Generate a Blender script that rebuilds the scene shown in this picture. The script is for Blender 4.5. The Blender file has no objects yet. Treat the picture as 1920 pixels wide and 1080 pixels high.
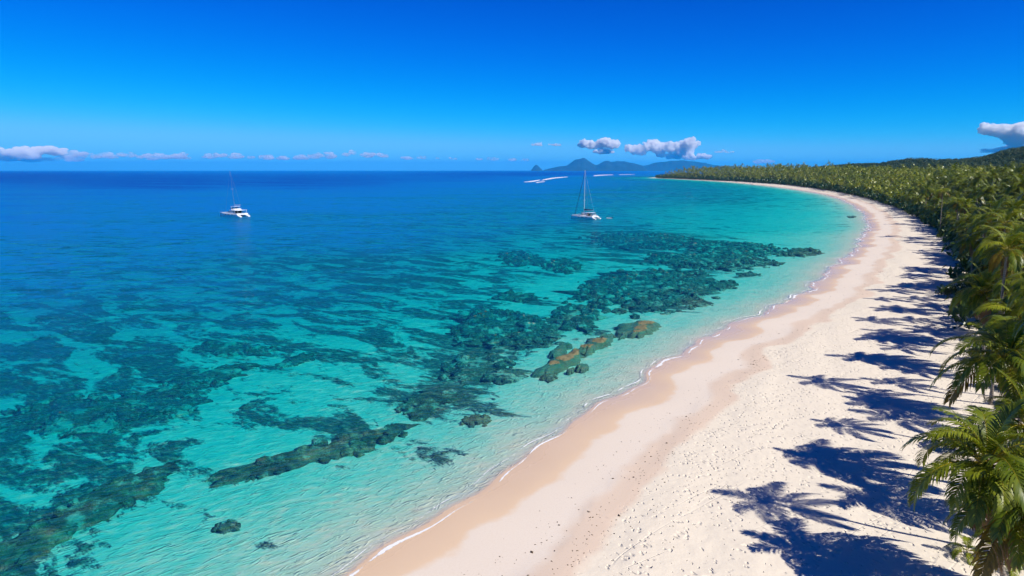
import bpy, bmesh, math, random
import numpy as np
from mathutils import Vector, Matrix, noise as mnoise

scene = bpy.context.scene
COL = scene.collection
R = math.radians
rng = np.random.default_rng(7)
random.seed(7)

# ------------------------------------------------------------------ camera, sky, sun, exposure
H = 26.0                 # camera height above the water
F = 1297.0               # focal length in pixels of a 1920 wide frame
PITCH = math.atan(221.0 / F)
cam_data = bpy.data.cameras.new('camera')
cam_data.sensor_width = 36.0
cam_data.lens = 36.0 * F / 1920.0
cam_data.clip_start = 0.5
cam_data.clip_end = 120000.0
cam = bpy.data.objects.new('camera', cam_data)
COL.objects.link(cam)
cam.location = (0, 0, H)
cam.rotation_euler = (math.pi / 2 - PITCH, 0, 0)
scene.camera = cam

SUN_EL = R(47)
SHADOW_AZ = R(-54)       # direction the shadows fall, from +Y towards +X
sdir = Vector((math.sin(SHADOW_AZ) * math.cos(SUN_EL), math.cos(SHADOW_AZ) * math.cos(SUN_EL), -math.sin(SUN_EL)))
world = bpy.data.worlds.new('World')
scene.world = world
world.use_nodes = True
wn = world.node_tree.nodes; wl = world.node_tree.links
wn.clear()
sky = wn.new('ShaderNodeTexSky')
sky.sky_type = 'NISHITA'; sky.sun_disc = False
sky.sun_elevation = SUN_EL; sky.sun_rotation = SHADOW_AZ + math.pi
sky.altitude = 0; sky.air_density = 0.5; sky.dust_density = 0.0; sky.ozone_density = 6.0
# the whole sky graded to the photograph's deep, clear blue
sep = wn.new('ShaderNodeSeparateColor'); com = wn.new('ShaderNodeCombineColor')
wl.new(sky.outputs[0], sep.inputs[0])
chan = []
def wmath(op, a_, b_):
    m_ = wn.new('ShaderNodeMath'); m_.operation = op
    for sk, v_ in zip(m_.inputs, (a_, b_)):
        if hasattr(v_, 'links'): wl.new(v_, sk)
        elif v_ is not None: sk.default_value = v_
    return m_.outputs[0]
for i, (pw, kk, top_) in enumerate(((8.0, 1.42e-4, 1.5), (2.56, .15, 5.4), (2.0, .66, 9.5))):
    yv = wmath('MULTIPLY', wmath('POWER', sep.outputs[i], pw), -kk / top_)
    yv = wmath('MULTIPLY', wmath('SUBTRACT', 1.0, wmath('EXPONENT', yv, None)), top_)
    chan.append(yv)
chan[1] = wmath('ADD', chan[1], wmath('MULTIPLY', chan[2], .05))
for i in range(3): wl.new(chan[i], com.inputs[i])
bg = wn.new('ShaderNodeBackground'); bg.inputs['Strength'].default_value = 0.09
wo = wn.new('ShaderNodeOutputWorld')
wl.new(com.outputs[0], bg.inputs['Color']); wl.new(bg.outputs[0], wo.inputs['Surface'])

sun_data = bpy.data.lights.new('sun', 'SUN')
sun_data.energy = 4.8; sun_data.angle = R(0.5); sun_data.color = (1.0, 0.95, 0.87)
sun = bpy.data.objects.new('sun', sun_data)
COL.objects.link(sun)
sun.rotation_euler = sdir.to_track_quat('-Z', 'Y').to_euler()
sun.location = (60, -60, 120)

scene.render.engine = 'CYCLES'
vs = scene.view_settings
vs.view_transform = 'Standard'; vs.look = 'None'; vs.exposure = 0.3; vs.gamma = 1.0; vs.use_curve_mapping = False
cy = scene.cycles
cy.use_denoising = True
cy.use_adaptive_sampling = True; cy.adaptive_threshold = 0.025; cy.use_light_tree = False
cy.max_bounces = 10; cy.diffuse_bounces = 2; cy.glossy_bounces = 2; cy.transmission_bounces = 4
cy.volume_bounces = 8; cy.transparent_max_bounces = 12
cy.volume_step_rate = 1.0; cy.volume_max_steps = 128
cy.caustics_reflective = False; cy.caustics_refractive = False

# ------------------------------------------------------------------ helpers
CP, SP = math.cos(PITCH), math.sin(PITCH)
def at(u, v, z=0.0):
    """a point of the photograph set on the level z"""
    a = (u - 960.0) / F; b = (540.0 - v) / F
    dx, dy, dz = a, CP + b * SP, -SP + b * CP
    t = (z - H) / dz
    return np.array([dx * t, dy * t, z])
def at_r(u, v, dist):
    """a point of the photograph set at a ground distance dist"""
    a = (u - 960.0) / F; b = (540.0 - v) / F
    dx, dy, dz = a, CP + b * SP, -SP + b * CP
    t = dist / math.hypot(dx, dy)
    return np.array([dx * t, dy * t, H + dz * t])
def chart(x, y):
    """bearing / log-range chart of the bay for the depth soundings"""
    zc = np.maximum(y * CP + H * SP, 4.0)
    u = 960 + F * x / zc
    v = 540 - F * (y * SP - H * CP) / zc
    return u, v

def mk_mesh(name, verts, faces, smooth=True):
    verts = np.asarray(verts, dtype=np.float32); faces = np.asarray(faces, dtype=np.int32)
    m = bpy.data.meshes.new(name)
    nf, k = faces.shape
    m.vertices.add(len(verts)); m.vertices.foreach_set('co', verts.ravel())
    m.loops.add(nf * k); m.loops.foreach_set('vertex_index', faces.ravel())
    m.polygons.add(nf)
    m.polygons.foreach_set('loop_start', np.arange(0, nf * k, k, dtype=np.int32))
    if smooth: m.polygons.foreach_set('use_smooth', np.ones(nf, dtype=bool))
    m.update(calc_edges=True); m.validate()
    return m
def add_attr(m, name, vals):
    a = m.attributes.new(name, 'FLOAT', 'POINT')
    a.data.foreach_set('value', np.asarray(vals, dtype=np.float32))
def link(name, data, parent=None, mat=None, loc=None):
    o = bpy.data.objects.new(name, data)
    COL.objects.link(o)
    if parent is not None: o.parent = parent
    if mat is not None and data is not None and len(data.materials) == 0: data.materials.append(mat)
    if loc is not None: o.location = loc
    return o
def tag(o, label=None, cat=None, group=None, kind=None):
    if label: o['label'] = label
    if cat: o['category'] = cat
    if group: o['group'] = group
    if kind: o['kind'] = kind
    return o

class NT:
    """small wrapper for writing node materials"""
    flat = False
    def __init__(self, name):
        self.m = bpy.data.materials.new(name); self.m.use_nodes = True
        self.t = self.m.node_tree; self.t.nodes.clear()
        self.out = self.t.nodes.new('ShaderNodeOutputMaterial')
    def n(self, typ, **kw):
        nd = self.t.nodes.new(typ)
        for k, v in kw.items(): setattr(nd, k, v)
        return nd
    def set(self, sock, v):
        if hasattr(v, 'links'): self.t.links.new(v, sock)
        elif isinstance(v, (tuple, list)) and len(v) == 3 and sock.type == 'RGBA': sock.default_value = (*v, 1)
        else: sock.default_value = v
    def math(self, op, a, b=None, c=None, clamp=False):
        nd = self.n('ShaderNodeMath', operation=op); nd.use_clamp = clamp
        self.set(nd.inputs[0], a)
        if b is not None: self.set(nd.inputs[1], b)
        if c is not None: self.set(nd.inputs[2], c)
        return nd.outputs[0]
    def attr(self, name):
        return self.n('ShaderNodeAttribute', attribute_name=name).outputs['Fac']
    def pos(self):
        return self.n('ShaderNodeNewGeometry').outputs['Position']
    def obj(self):
        return self.n('ShaderNodeTexCoord').outputs['Object']
    def mapping(self, vec, scale=(1, 1, 1), rot=(0, 0, 0), loc=(0, 0, 0)):
        nd = self.n('ShaderNodeMapping'); self.set(nd.inputs[0], vec)
        nd.inputs['Location'].default_value = loc; nd.inputs['Rotation'].default_value = rot; nd.inputs['Scale'].default_value = scale
        return nd.outputs[0]
    def noise(self, vec, scale, detail=3, rough=0.55, dist=0.0, typ=None):
        nd = self.n('ShaderNodeTexNoise')
        if self.flat: nd.noise_dimensions = '2D'
        if typ: nd.noise_type = typ
        self.set(nd.inputs['Vector'], vec)
        nd.inputs['Scale'].default_value = scale; nd.inputs['Detail'].default_value = detail
        nd.inputs['Roughness'].default_value = rough; nd.inputs['Distortion'].default_value = dist
        return nd.outputs['Fac']
    def voronoi(self, vec, scale, feature='F1'):
        nd = self.n('ShaderNodeTexVoronoi', feature=feature)
        if self.flat: nd.voronoi_dimensions = '2D'
        self.set(nd.inputs['Vector'], vec)
        nd.inputs['Scale'].default_value = scale
        return nd.outputs['Distance']
    def mr(self, v, a, b, c=0.0, d=1.0, smooth=False):
        nd = self.n('ShaderNodeMapRange'); nd.clamp = True
        if smooth: nd.interpolation_type = 'SMOOTHSTEP'
        self.set(nd.inputs[0], v)
        for i, x in enumerate((a, b, c, d)): self.set(nd.inputs[i + 1], x)
        return nd.outputs[0]
    def mix(self, f, a, b, typ='MIX'):
        nd = self.n('ShaderNodeMix', data_type='RGBA', blend_type=typ)
        self.set(nd.inputs[0], f); self.set(nd.inputs[6], a); self.set(nd.inputs[7], b)
        return nd.outputs[2]
    def ramp(self, v, stops, interp='LINEAR'):
        nd = self.n('ShaderNodeValToRGB'); self.set(nd.inputs[0], v)
        cr = nd.color_ramp; cr.interpolation = interp
        while len(cr.elements) < len(stops): cr.elements.new(0.5)
        for e, (p, c) in zip(cr.elements, stops):
            e.position = p; e.color = (*c, 1) if len(c) == 3 else c
        return nd.outputs[0]
    def bump(self, h, strength=1.0, dist=0.1, normal=None):
        nd = self.n('ShaderNodeBump'); self.set(nd.inputs['Height'], h)
        nd.inputs['Strength'].default_value = strength; nd.inputs['Distance'].default_value = dist
        if normal is not None: self.set(nd.inputs['Normal'], normal)
        return nd.outputs[0]
    def principled(self, color, rough=0.7, spec=0.3, normal=None, **kw):
        nd = self.n('ShaderNodeBsdfPrincipled')
        self.set(nd.inputs['Base Color'], color); self.set(nd.inputs['Roughness'], rough)
        self.set(nd.inputs['Specular IOR Level'], spec)
        if normal is not None: self.set(nd.inputs['Normal'], normal)
        for k, v in kw.items(): self.set(nd.inputs[k], v)
        return nd.outputs[0]
    def shader(self, typ, **kw):
        nd = self.n(typ)
        for k, v in kw.items(): self.set(nd.inputs[k], v)
        return nd.outputs[0]
    def mixs(self, f, a, b):
        nd = self.n('ShaderNodeMixShader'); self.set(nd.inputs[0], f)
        self.t.links.new(a, nd.inputs[1]); self.t.links.new(b, nd.inputs[2])
        return nd.outputs[0]
    def done(self, s, vol=False):
        self.t.links.new(s, self.out.inputs['Volume' if vol else 'Surface'])
        return self.m

def warp(t, vec, sc, amt):
    nd = t.n('ShaderNodeTexNoise'); nd.noise_dimensions = '2D'; t.set(nd.inputs['Vector'], vec)
    nd.inputs['Scale'].default_value = sc; nd.inputs['Detail'].default_value = 2
    vm = t.n('ShaderNodeVectorMath', operation='MULTIPLY_ADD'); t.set(vm.inputs[0], nd.outputs['Color']); vm.inputs[1].default_value = (amt,) * 3; t.set(vm.inputs[2], vec)
    return vm.outputs[0]
def simple_mat(name, color, rough=0.5, var=0.15, scale=3.0, spec=0.4):
    t = NT(name)
    k = t.noise(t.obj(), scale, 4)
    c = t.mix(k, tuple(x * (1 - var) for x in color), tuple(min(1, x * (1 + var)) for x in color))
    return t.done(t.principled(c, rough, spec))

# ------------------------------------------------------------------ plan of the bay
shore_px = [(640,1080),(700,1042),(800,982),(860,938),(960,868),(1060,797),(1110,764),(1200,712),(1300,650),(1370,614),(1450,575),
            (1520,535),(1570,496),(1608,458),(1624,432),(1624,410),(1608,391),(1580,376),(1540,364),(1480,354),(1430,348),(1370,342),(1300,337.5),(1225,334)]
veg_px = [(1955,1120),(1925,1000),(1885,850),(1862,740),(1840,640),(1822,560),(1805,500),(1770,445),(1732,415),(1690,394),(1640,376),(1590,364),
          (1545,356),(1480,347.5),(1430,343.5),(1370,339.5),(1300,336),(1236,333.4)]
def catmull(pts, n=12):
    pts = [np.asarray(p, float) for p in pts]; out = []
    for i in range(len(pts) - 1):
        p0 = pts[max(i - 1, 0)]; p1 = pts[i]; p2 = pts[i + 1]; p3 = pts[min(i + 2, len(pts) - 1)]
        for k in range(n):
            t = k / n
            out.append(0.5 * ((2 * p1) + (-p0 + p2) * t + (2 * p0 - 5 * p1 + 4 * p2 - p3) * t * t + (-p0 + 3 * p1 - 3 * p2 + p3) * t ** 3))
    out.append(pts[-1]); return np.array(out)
shore_c = [at(u, v, 0)[:2] for u, v in shore_px]
veg_c = [at(u, v, 1.6)[:2] for u, v in veg_px]
def lead_in(c, turn):
    d = c[0] - c[2]; d = d / np.linalg.norm(d); out = []
    p = c[0]
    for k in range(7):
        st = 2.2 * 1.75 ** k; p = p + d * st; out.append(p)
        a = turn; d = np.array([d[0] * math.cos(a) - d[1] * math.sin(a), d[0] * math.sin(a) + d[1] * math.cos(a)])
    return out[::-1] + c
shore_c = lead_in(shore_c, R(-3)); veg_c = lead_in(veg_c, R(-2))
far_s = shore_c[-1]; far_v = veg_c[-1]
shore_c += [far_s + (-6, 60), far_s + (40, 160), far_s + (300, 500), far_s + (1500, 1500), far_s + (8000, 5000), far_s + (38000, 9000)]
veg_c += [far_v + (0, 60), far_v + (45, 140), far_v + (300, 470), far_v + (1500, 1460), far_v + (8000, 4950), far_v + (38000, 8950)]
SHORE = catmull(shore_c, 10); VEG = catmull(veg_c, 8)

def inside(poly, x, y):
    r = np.zeros(x.shape, bool); n = len(poly); j = n - 1
    for i in range(n):
        xi, yi = poly[i]; xj, yj = poly[j]
        if yi != yj:
            c = ((yi > y) != (yj > y)) & (x < (xj - xi) * (y - yi) / (yj - yi) + xi)
            r ^= c
        j = i
    return r
def pl_dist(pl, x, y):
    d = np.full(x.shape, 1e18)
    for i in range(len(pl) - 1):
        ax, ay = pl[i]; bx, by = pl[i + 1]
        ex, ey = bx - ax, by - ay; l2 = ex * ex + ey * ey
        if l2 < 1e-9: continue
        t = np.clip(((x - ax) * ex + (y - ay) * ey) / l2, 0, 1)
        d = np.minimum(d, (x - ax - t * ex) ** 2 + (y - ay - t * ey) ** 2)
    return np.sqrt(d)
LAND = np.vstack([SHORE, [(90000, 60000), (90000, -90000), (SHORE[0][0] - 200, -90000)]])
WOOD = np.vstack([VEG, [(90000, 60000), (90000, -90000), (VEG[0][0] - 200, -90000)]])
def wob(x, y):
    rr = np.clip(np.hypot(x, y) / 60, 0.6, 6)
    return (0.35 * np.sin(x * .31 + y * .23) + 0.25 * np.sin(x * .13 - y * .37 + 1.3) + 0.16 * np.sin(x * .71 + y * .59 + .4)
            + 0.4 * np.sin(x * .05 + y * .041 + 2.0)) * np.minimum(rr, 1.6)
def s_of(x, y):
    return np.where(inside(LAND, x, y), 1, -1) * pl_dist(SHORE, x, y) + wob(x, y)
def sv_of(x, y):
    return np.where(inside(WOOD, x, y), 1, -1) * pl_dist(VEG, x, y)
def sst(a, b, x):
    t = np.clip((x - a) / (b - a), 0, 1); return t * t * (3 - 2 * t)
ridge_u = [-9999, 1380, 1420, 1500, 1560, 1640, 1700, 1760, 1800, 1840, 1880, 1920, 2300, 9999]
ridge_p = [0, 0, 3, 7, 9, 13, 17, 15, 17, 20, 28, 33, 40, 40]
def ground_z(x, y, s=None, sv=None):
    if s is None: s = s_of(x, y)
    if sv is None: sv = sv_of(x, y)
    sea = -1.3 * (1 - np.exp(np.minimum(s, 0) / 9.0))
    land = np.interp(s, [0, 4, 9, 12, 15, 22, 40, 100], [0, .36, .72, 1.05, 1.28, 1.45, 1.8, 2.2])
    z = np.where(s < 0, sea, land)
    z = z + np.where(sv > 0, 6.0 * sst(0, 75, sv), 0)
    u, v = chart(x, y); r = np.hypot(x, y)
    hill = (H - 9 + np.interp(u, ridge_u, ridge_p) * np.minimum(r, 1700) / F - 5) * np.clip(np.interp(u, ridge_u, ridge_p) / 7, 0, 1)
    hill = hill * (1 + .06 * np.sin(x * .012 + y * .009) + .05 * np.sin(x * .031 - y * .017))
    z = z + np.where(y > 30, np.maximum(hill, 0) * sst(110, 480, sv), 0)
    z = z + np.where(s > 10, 0.05 * np.sin(x * .8 + y * .33) * np.sin(y * .7 - x * .2), 0)
    return z
def gz(x, y):
    return float(ground_z(np.array([x]), np.array([y]))[0])

def polar(r0, r1, ratio, da, db=4.0, half=52.0):
    rings = [r0]
    while rings[-1] < r1: rings.append(rings[-1] * ratio + 0.02)
    rr = np.array(rings)
    ang = np.concatenate([np.arange(-half, half, da), np.arange(half, 360 - half, db)])
    a = np.radians(ang)
    x = np.outer(rr, np.sin(a)); y = np.outer(rr, np.cos(a))
    nr, na = x.shape
    i = np.arange(nr - 1)[:, None]; j = np.arange(na)[None, :]; j2 = (j + 1) % na
    f = np.stack([i * na + j, i * na + j2, (i + 1) * na + j2, (i + 1) * na + j], -1).reshape(-1, 4)
    x = np.append(x.ravel(), 0.0); y = np.append(y.ravel(), 0.0)
    return x, y, f[:, ::-1], na
def with_cap(f, na, n):
    t = np.stack([np.arange(na), (np.arange(na) + 1) % na, np.full(na, n - 1), np.full(na, n - 1)], -1)
    return f

# ---- soundings: u, v, metres of water
snd = np.array([(400,1000,2.3),(250,1060,2.4),(550,960,1.9),(100,900,1.9),(100,760,3.2),(20,1050,1.6),(50,640,5.0),(300,620,3.6),(50,560,7.5),(50,500,9),(450,400,9.5),
 (300,340,14),(600,340,14),(900,335,13),(700,430,9),(900,425,6.5),(1100,372,4.8),(1300,350,3.6),(1420,358,3.2),(1300,420,1.9),(1500,400,1.5),(1150,440,3.6),(1000,470,3.6),
 (750,480,6),(600,520,4.6),(400,560,5.0),(400,680,2.3),(600,650,2.4),(750,600,2.4),(900,540,2.3),(1050,530,1.7),(1300,560,1.4),(1400,500,1.4),(600,800,1.7),(300,850,1.5),(200,780,2.4),
 (1100,340,9),(1200,334,8),(1000,326,14),(1050,400,6),(1560,420,1.2),(350,480,8.5),(1000,640,1.6),(850,720,1.9),(0,420,11),(0,330,15),(-600,600,8),(-600,340,15),(-600,1000,3.0),(0,1300,1.5),(1000,355,8)])
shoals = [((425,892),(765,806),22,.72),((-60,1075),(310,876),36,.7),((742,768),(860,735),22,.72),((830,690),(975,690),28,.5),((862,794),(918,788),12,.6),
          ((1012,692),(1092,657),16,.7),((1078,656),(1152,624),16,.7),((1152,616),(1232,608),18,.7),((1028,660),(1074,640),12,.6),((925,556),(1012,556),10,.5),((1468,476),(1530,472),8,.6),((1278,563),(1330,572),9,.5)]
def water_depth(x, y, s):
    u, v = chart(x, y)
    u = np.clip(u, -900, 2200); v = np.clip(v, 319.4, 1500)
    w = np.log(v - 316.5) * 150
    acc = np.zeros(x.shape); ws = np.zeros(x.shape)
    for (pu, pv, d) in snd:
        q = ((u - pu) * .75) ** 2 + ((w - math.log(pv - 316.5) * 150) * 1.5) ** 2
        k = 1.0 / (q + 900) ** 1.7
        acc += k * math.log(d); ws += k
    Fd = np.exp(acc / ws)
    for (p1, p2, w_, amt) in shoals:      # the water is thin over the tops of the high reefs
        A = at(*p1, -.5)[:2]; B = at(*p2, -.5)[:2]; mu, mv = (p1[0] + p2[0]) / 2, (p1[1] + p2[1]) / 2
        C_ = (A + B) / 2; a = (B - A) / 2; b = (at(mu, mv - w_, -.5)[:2] - at(mu, mv + w_, -.5)[:2]) / 2
        det = a[0] * b[1] - a[1] * b[0]; qx, qy = x - C_[0], y - C_[1]
        al = (qx * b[1] - qy * b[0]) / det; be = (a[0] * qy - a[1] * qx) / det
        Fd = Fd * (1 - amt * np.exp(-1.3 * (al ** 2 + be ** 2)))
    q = np.maximum(-s, 0)
    return Fd * (1 - np.exp(-q * 0.034 / Fd))

# ---- cover of weed and coral on the sea bed: u, v, amount
cov = np.array([(400,1000,-.4),(300,1060,-.4),(550,940,-.35),(100,950,.45),(0,900,.5),(200,850,.35),(100,760,.38),(50,640,.3),(300,620,.25),(300,700,.35),(450,760,.05),(420,830,-.2),(330,890,-.1),
 (400,900,-.05),(600,560,.35),(700,520,.4),(760,680,.15),(850,660,.35),(900,640,.6),(960,620,.65),(800,740,.5),(880,720,.5),(650,720,.1),(520,700,.0),(650,800,.35),(560,600,.25),(750,580,.15),(960,530,.2),(930,570,.1),
 (1050,540,-.25),(1080,480,.1),(1200,450,.42),(1350,470,.42),(1250,545,.3),(1150,560,-.1),(1400,550,-.45),(1500,480,-.4),(1480,410,-.3),(1300,400,-.1),(1200,390,.0),(1450,430,-.2),
 (900,800,-.2),(1000,720,-.45),(1100,690,-.5),(1020,690,-.2),(700,900,-.4),(850,800,-.1),(1250,620,-.5),(560,880,-.15),(1020,480,.15),(1350,370,.2),(1500,372,.0),(1250,350,.2)])
def cover(x, y, s):
    u, v = chart(x, y)
    u = np.clip(u, -900, 2200); v = np.clip(v, 319.4, 1500)
    w = np.log(v - 316.5) * 150
    acc = np.zeros(x.shape); ws = np.zeros(x.shape)
    for (pu, pv, d) in cov:
        q = ((u - pu) * .8) ** 2 + ((w - math.log(pv - 316.5) * 150) * 2.2) ** 2
        k = 1.0 / (q + 300) ** 1.8
        acc += k * d; ws += k
    return acc / ws - 0.6 * sst(-9, -3, s)

# ------------------------------------------------------------------ ground: sea bed, beach and land in one sheet
x, y, f, na = polar(2.0, 42000, 1.0135, 0.22)
x = x[:-1]; y = y[:-1]
s = s_of(x, y); sv = sv_of(x, y)
z = ground_z(x, y, s, sv)
gm = mk_mesh('ground', np.stack([x, y, z], 1), f)
add_attr(gm, 'shore', s); add_attr(gm, 'wood', sv); add_attr(gm, 'cover', cover(x, y, s))
t = NT('sand and soil'); t.flat = True
P = t.pos()
sh = t.attr('shore'); wd = t.attr('wood'); cv = t.attr('cover')
n_big = t.noise(P, 0.09, 1); n_mid = t.noise(P, 0.55, 2); n_fine = t.noise(P, 6.0, 2, .65)
sh2 = t.math('ADD', sh, t.math('MULTIPLY', t.math('SUBTRACT', n_big, 0.5), 4.5))
sh2 = t.math('ADD', sh2, t.math('MULTIPLY', t.math('SUBTRACT', n_mid, 0.5), 1.0))
k = t.mr(sh2, -2.0, 22.0)
def q(v): return (v + 2.0) / 24.0
beach = t.ramp(k, [(0.0, (.70, .60, .44)), (q(-.2), (.62, .46, .31)), (q(.6), (.68, .485, .30)), (q(4.4), (.71, .52, .34)), (q(5.0), (.72, .625, .51)),
                   (q(9.0), (.73, .64, .53)), (q(10.2), (.68, .545, .42)), (q(12.0), (.67, .53, .405)), (q(12.8), (.735, .66, .525)), (1.0, (.735, .66, .53))])
beach = t.mix(t.math('MULTIPLY', t.mr(n_fine, .3, .75), .22), beach, (.58, .46, .34))
bed = t.mix(n_mid, (.53, .52, .39), (.60, .58, .44))
# weed and coral cover
stretch = t.mapping(P, (1, 1, 1), (0, 0, R(35)))
st2 = t.mapping(stretch, (.45, 1, 1))
c1 = t.noise(st2, 0.16, 4, .62, .6); c2 = t.noise(st2, 0.9, 3, .7)
cm = t.math('ADD', cv, t.math('ADD', t.math('MULTIPLY', t.math('SUBTRACT', c1, .5), 2.4), t.math('MULTIPLY', t.math('SUBTRACT', c2, .5), .9)))
cm = t.mr(cm, .08, .42, 0, 1, True)
weed = t.ramp(t.noise(st2, 1.6, 3, .7), [(.25, (.012, .026, .022)), (.46, (.035, .048, .03)), (.60, (.15, .13, .075)), (.74, (.40, .36, .25))])
bed = t.mix(t.math('MULTIPLY', cm, .93), bed, weed)
under = t.mr(sh, -.6, .1)
colr = t.mix(under, bed, beach)
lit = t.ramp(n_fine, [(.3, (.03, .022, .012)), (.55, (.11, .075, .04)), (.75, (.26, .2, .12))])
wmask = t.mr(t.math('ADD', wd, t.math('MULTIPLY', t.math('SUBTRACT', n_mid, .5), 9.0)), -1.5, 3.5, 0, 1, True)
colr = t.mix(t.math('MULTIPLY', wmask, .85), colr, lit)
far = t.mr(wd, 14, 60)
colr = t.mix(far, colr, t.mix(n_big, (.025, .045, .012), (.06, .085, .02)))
rough = t.ramp(k, [(0, (.6,) * 3), (q(.2), (.22,) * 3), (q(3.5), (.38,) * 3), (q(6), (.8,) * 3)])
spec = t.ramp(k, [(0, (.1,) * 3), (q(.2), (.4,) * 3), (q(4.0), (.22,) * 3), (q(5.5), (.12,) * 3)])
# relief: foot prints on the dry sand, ripples on the bed
dryk = t.mr(sh2, 11.5, 14.0)
pw = t.mapping(t.mapping(P, (1, 1, 1), (0, 0, R(-38))), (1.0, .55, 1))
pit = t.math('SUBTRACT', 1.0, t.mr(t.voronoi(warp(t, pw, 1.7, .5), 1.7, 'F1'), .02, t.mr(n_mid, .35, .65, .12, .36), 0, 1, True))
pit2 = t.math('SUBTRACT', 1.0, t.mr(t.voronoi(warp(t, t.mapping(P, (1.2, .7, 1), (0, 0, .4), (3.3, 7.7, 0)), 2.0, .4), 1.25, 'F1'), .01, t.mr(n_mid, .4, .62, .04, .22), 0, 1, True))
trk = t.mr(t.noise(t.mapping(t.mapping(P, (1, 1, 1), (0, 0, R(-40))), (.12, .7, 1)), .8, 2), .42, .58)
line = t.math('ABSOLUTE', t.math('SUBTRACT', t.noise(t.mapping(t.mapping(P, (1, 1, 1), (0, 0, R(-40))), (.05, .5, 1)), .5, 1), .5))
groove = t.math('SUBTRACT', 1.0, t.mr(line, .0, .006, 0, 1, True))
fh = t.math('ADD', t.math('MULTIPLY', t.math('MULTIPLY', pit, trk), -.085), t.math('ADD', t.math('MULTIPLY', pit2, -.09), t.math('MULTIPLY', t.math('MULTIPLY', groove, trk), -.025)))
fh = t.math('ADD', fh, t.math('ADD', t.math('MULTIPLY', n_fine, .012), t.math('MULTIPLY', n_mid, .10)))
fh = t.math('MULTIPLY', fh, dryk)
rip = t.noise(t.mapping(t.mapping(P, (1, 1, 1), (0, 0, R(-42))), (.45, 1.5, 1)), 1.5, 2, .6, 1.2, 'RIDGED_MULTIFRACTAL')
ur = t.math('MULTIPLY', t.math('SUBTRACT', 1.0, under), .16)
fh = t.math('ADD', fh, t.math('MULTIPLY', rip, ur))
fh = t.math('ADD', fh, t.math('MULTIPLY', t.math('MULTIPLY', c2, cm), t.math('MULTIPLY', t.math('SUBTRACT', 1.0, under), .6)))
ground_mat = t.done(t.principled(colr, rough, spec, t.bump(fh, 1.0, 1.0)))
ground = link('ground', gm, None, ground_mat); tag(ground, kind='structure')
ground['label'] = 'pale sand beach, sea bed and wooded land as one ground sheet'

# ------------------------------------------------------------------ sea
x, y, f, na = polar(2.0, 42000, 1.021, 0.4)
x = x[:-1]; y = y[:-1]
s = s_of(x, y)
sm = mk_mesh('sea', np.stack([x, y, np.zeros_like(x)], 1), f)
add_attr(sm, 'metres', water_depth(x, y, s))
t = NT('sea water'); t.flat = True
P = t.pos()
d0 = t.attr('metres')
w1 = t.mapping(t.mapping(P, (1, 1, 1), (0, 0, R(-28))), (.5, 1.15, 1))
wa = t.noise(w1, 0.35, 3, .62, .8)
wb = t.noise(w1, 1.9, 2, .6, .6)
net1 = t.voronoi(warp(t, w1, 1.0, .9), 1.45, 'F1')
w2 = t.mapping(t.mapping(P, (1, 1, 1), (0, 0, R(-12))), (.26, 1.0, 1))
net2 = t.voronoi(warp(t, w2, .25, 5.0), .34, 'F1')
deepk = t.mr(d0, 1.2, 3.2)
nm = t.n('ShaderNodeMix', data_type='FLOAT'); t.set(nm.inputs[0], deepk); t.set(nm.inputs[2], t.mr(net1, .25, .85, 0, 1, True)); t.set(nm.inputs[3], t.mr(net2, .35, .95, 0, 1, True))
net = nm.outputs[0]
wc = t.noise(t.mapping(P, (.25, 1, 1)), .018, 2, .55)
hgt = t.math('ADD', t.math('MULTIPLY', wa, .5), t.math('ADD', t.math('MULTIPLY', wb, .15), t.math('MULTIPLY', net, .10)))
d1 = t.math('MULTIPLY', d0, t.math('SUBTRACT', t.math('ADD', t.mr(wa, .25, .75, .75, 1.55), t.mr(wb, .3, .7, -.18, .22)), t.math('MULTIPLY', net, t.mr(deepk, 0, 1, .55, .62))))  # bright net of wave-focused sunlight painted into the tint by thinning the depth
d1 = t.math('MULTIPLY', d1, t.mr(wc, .3, .7, .8, 1.22))
nrm = t.bump(hgt, .8, 1.0)
def ex(a): return t.math('EXPONENT', t.math('MULTIPLY', d1, -a))
cc = t.n('ShaderNodeCombineColor'); t.set(cc.inputs[0], ex(2.3)); t.set(cc.inputs[1], ex(.15)); t.set(cc.inputs[2], ex(.11))
trans = t.shader('ShaderNodeBsdfTransparent', Color=cc.outputs[0])
body_c = t.mix(t.mr(d1, 1.0, 7.5), (.002, .36, .70), (.0015, .185, .58))
body_c = t.mix(t.mr(d1, 8.0, 14.5), body_c, (.001, .036, .28))
body = t.shader('ShaderNodeBsdfDiffuse', Color=body_c, Normal=nrm)
wgt = t.math('SUBTRACT', 1.0, t.math('EXPONENT', t.math('MULTIPLY', d1, t.math('ADD', -.025, t.math('MULTIPLY', d1, -.02)))))
water = t.mixs(wgt, trans, body)
gl = t.shader('ShaderNodeBsdfGlossy', Color=(1, 1, 1), Roughness=.16, Normal=nrm)
fr = t.n('ShaderNodeFresnel'); fr.inputs['IOR'].default_value = 1.33; t.set(fr.inputs['Normal'], nrm)
fac = t.math('MINIMUM', t.math('MULTIPLY', fr.outputs[0], .6), .13)
sea_mat = t.done(t.mixs(fac, water, gl))
sea = link('sea', sm, None, sea_mat); tag(sea, kind='structure')
sea['label'] = 'clear sea going from turquoise shallows to deep blue'
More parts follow.
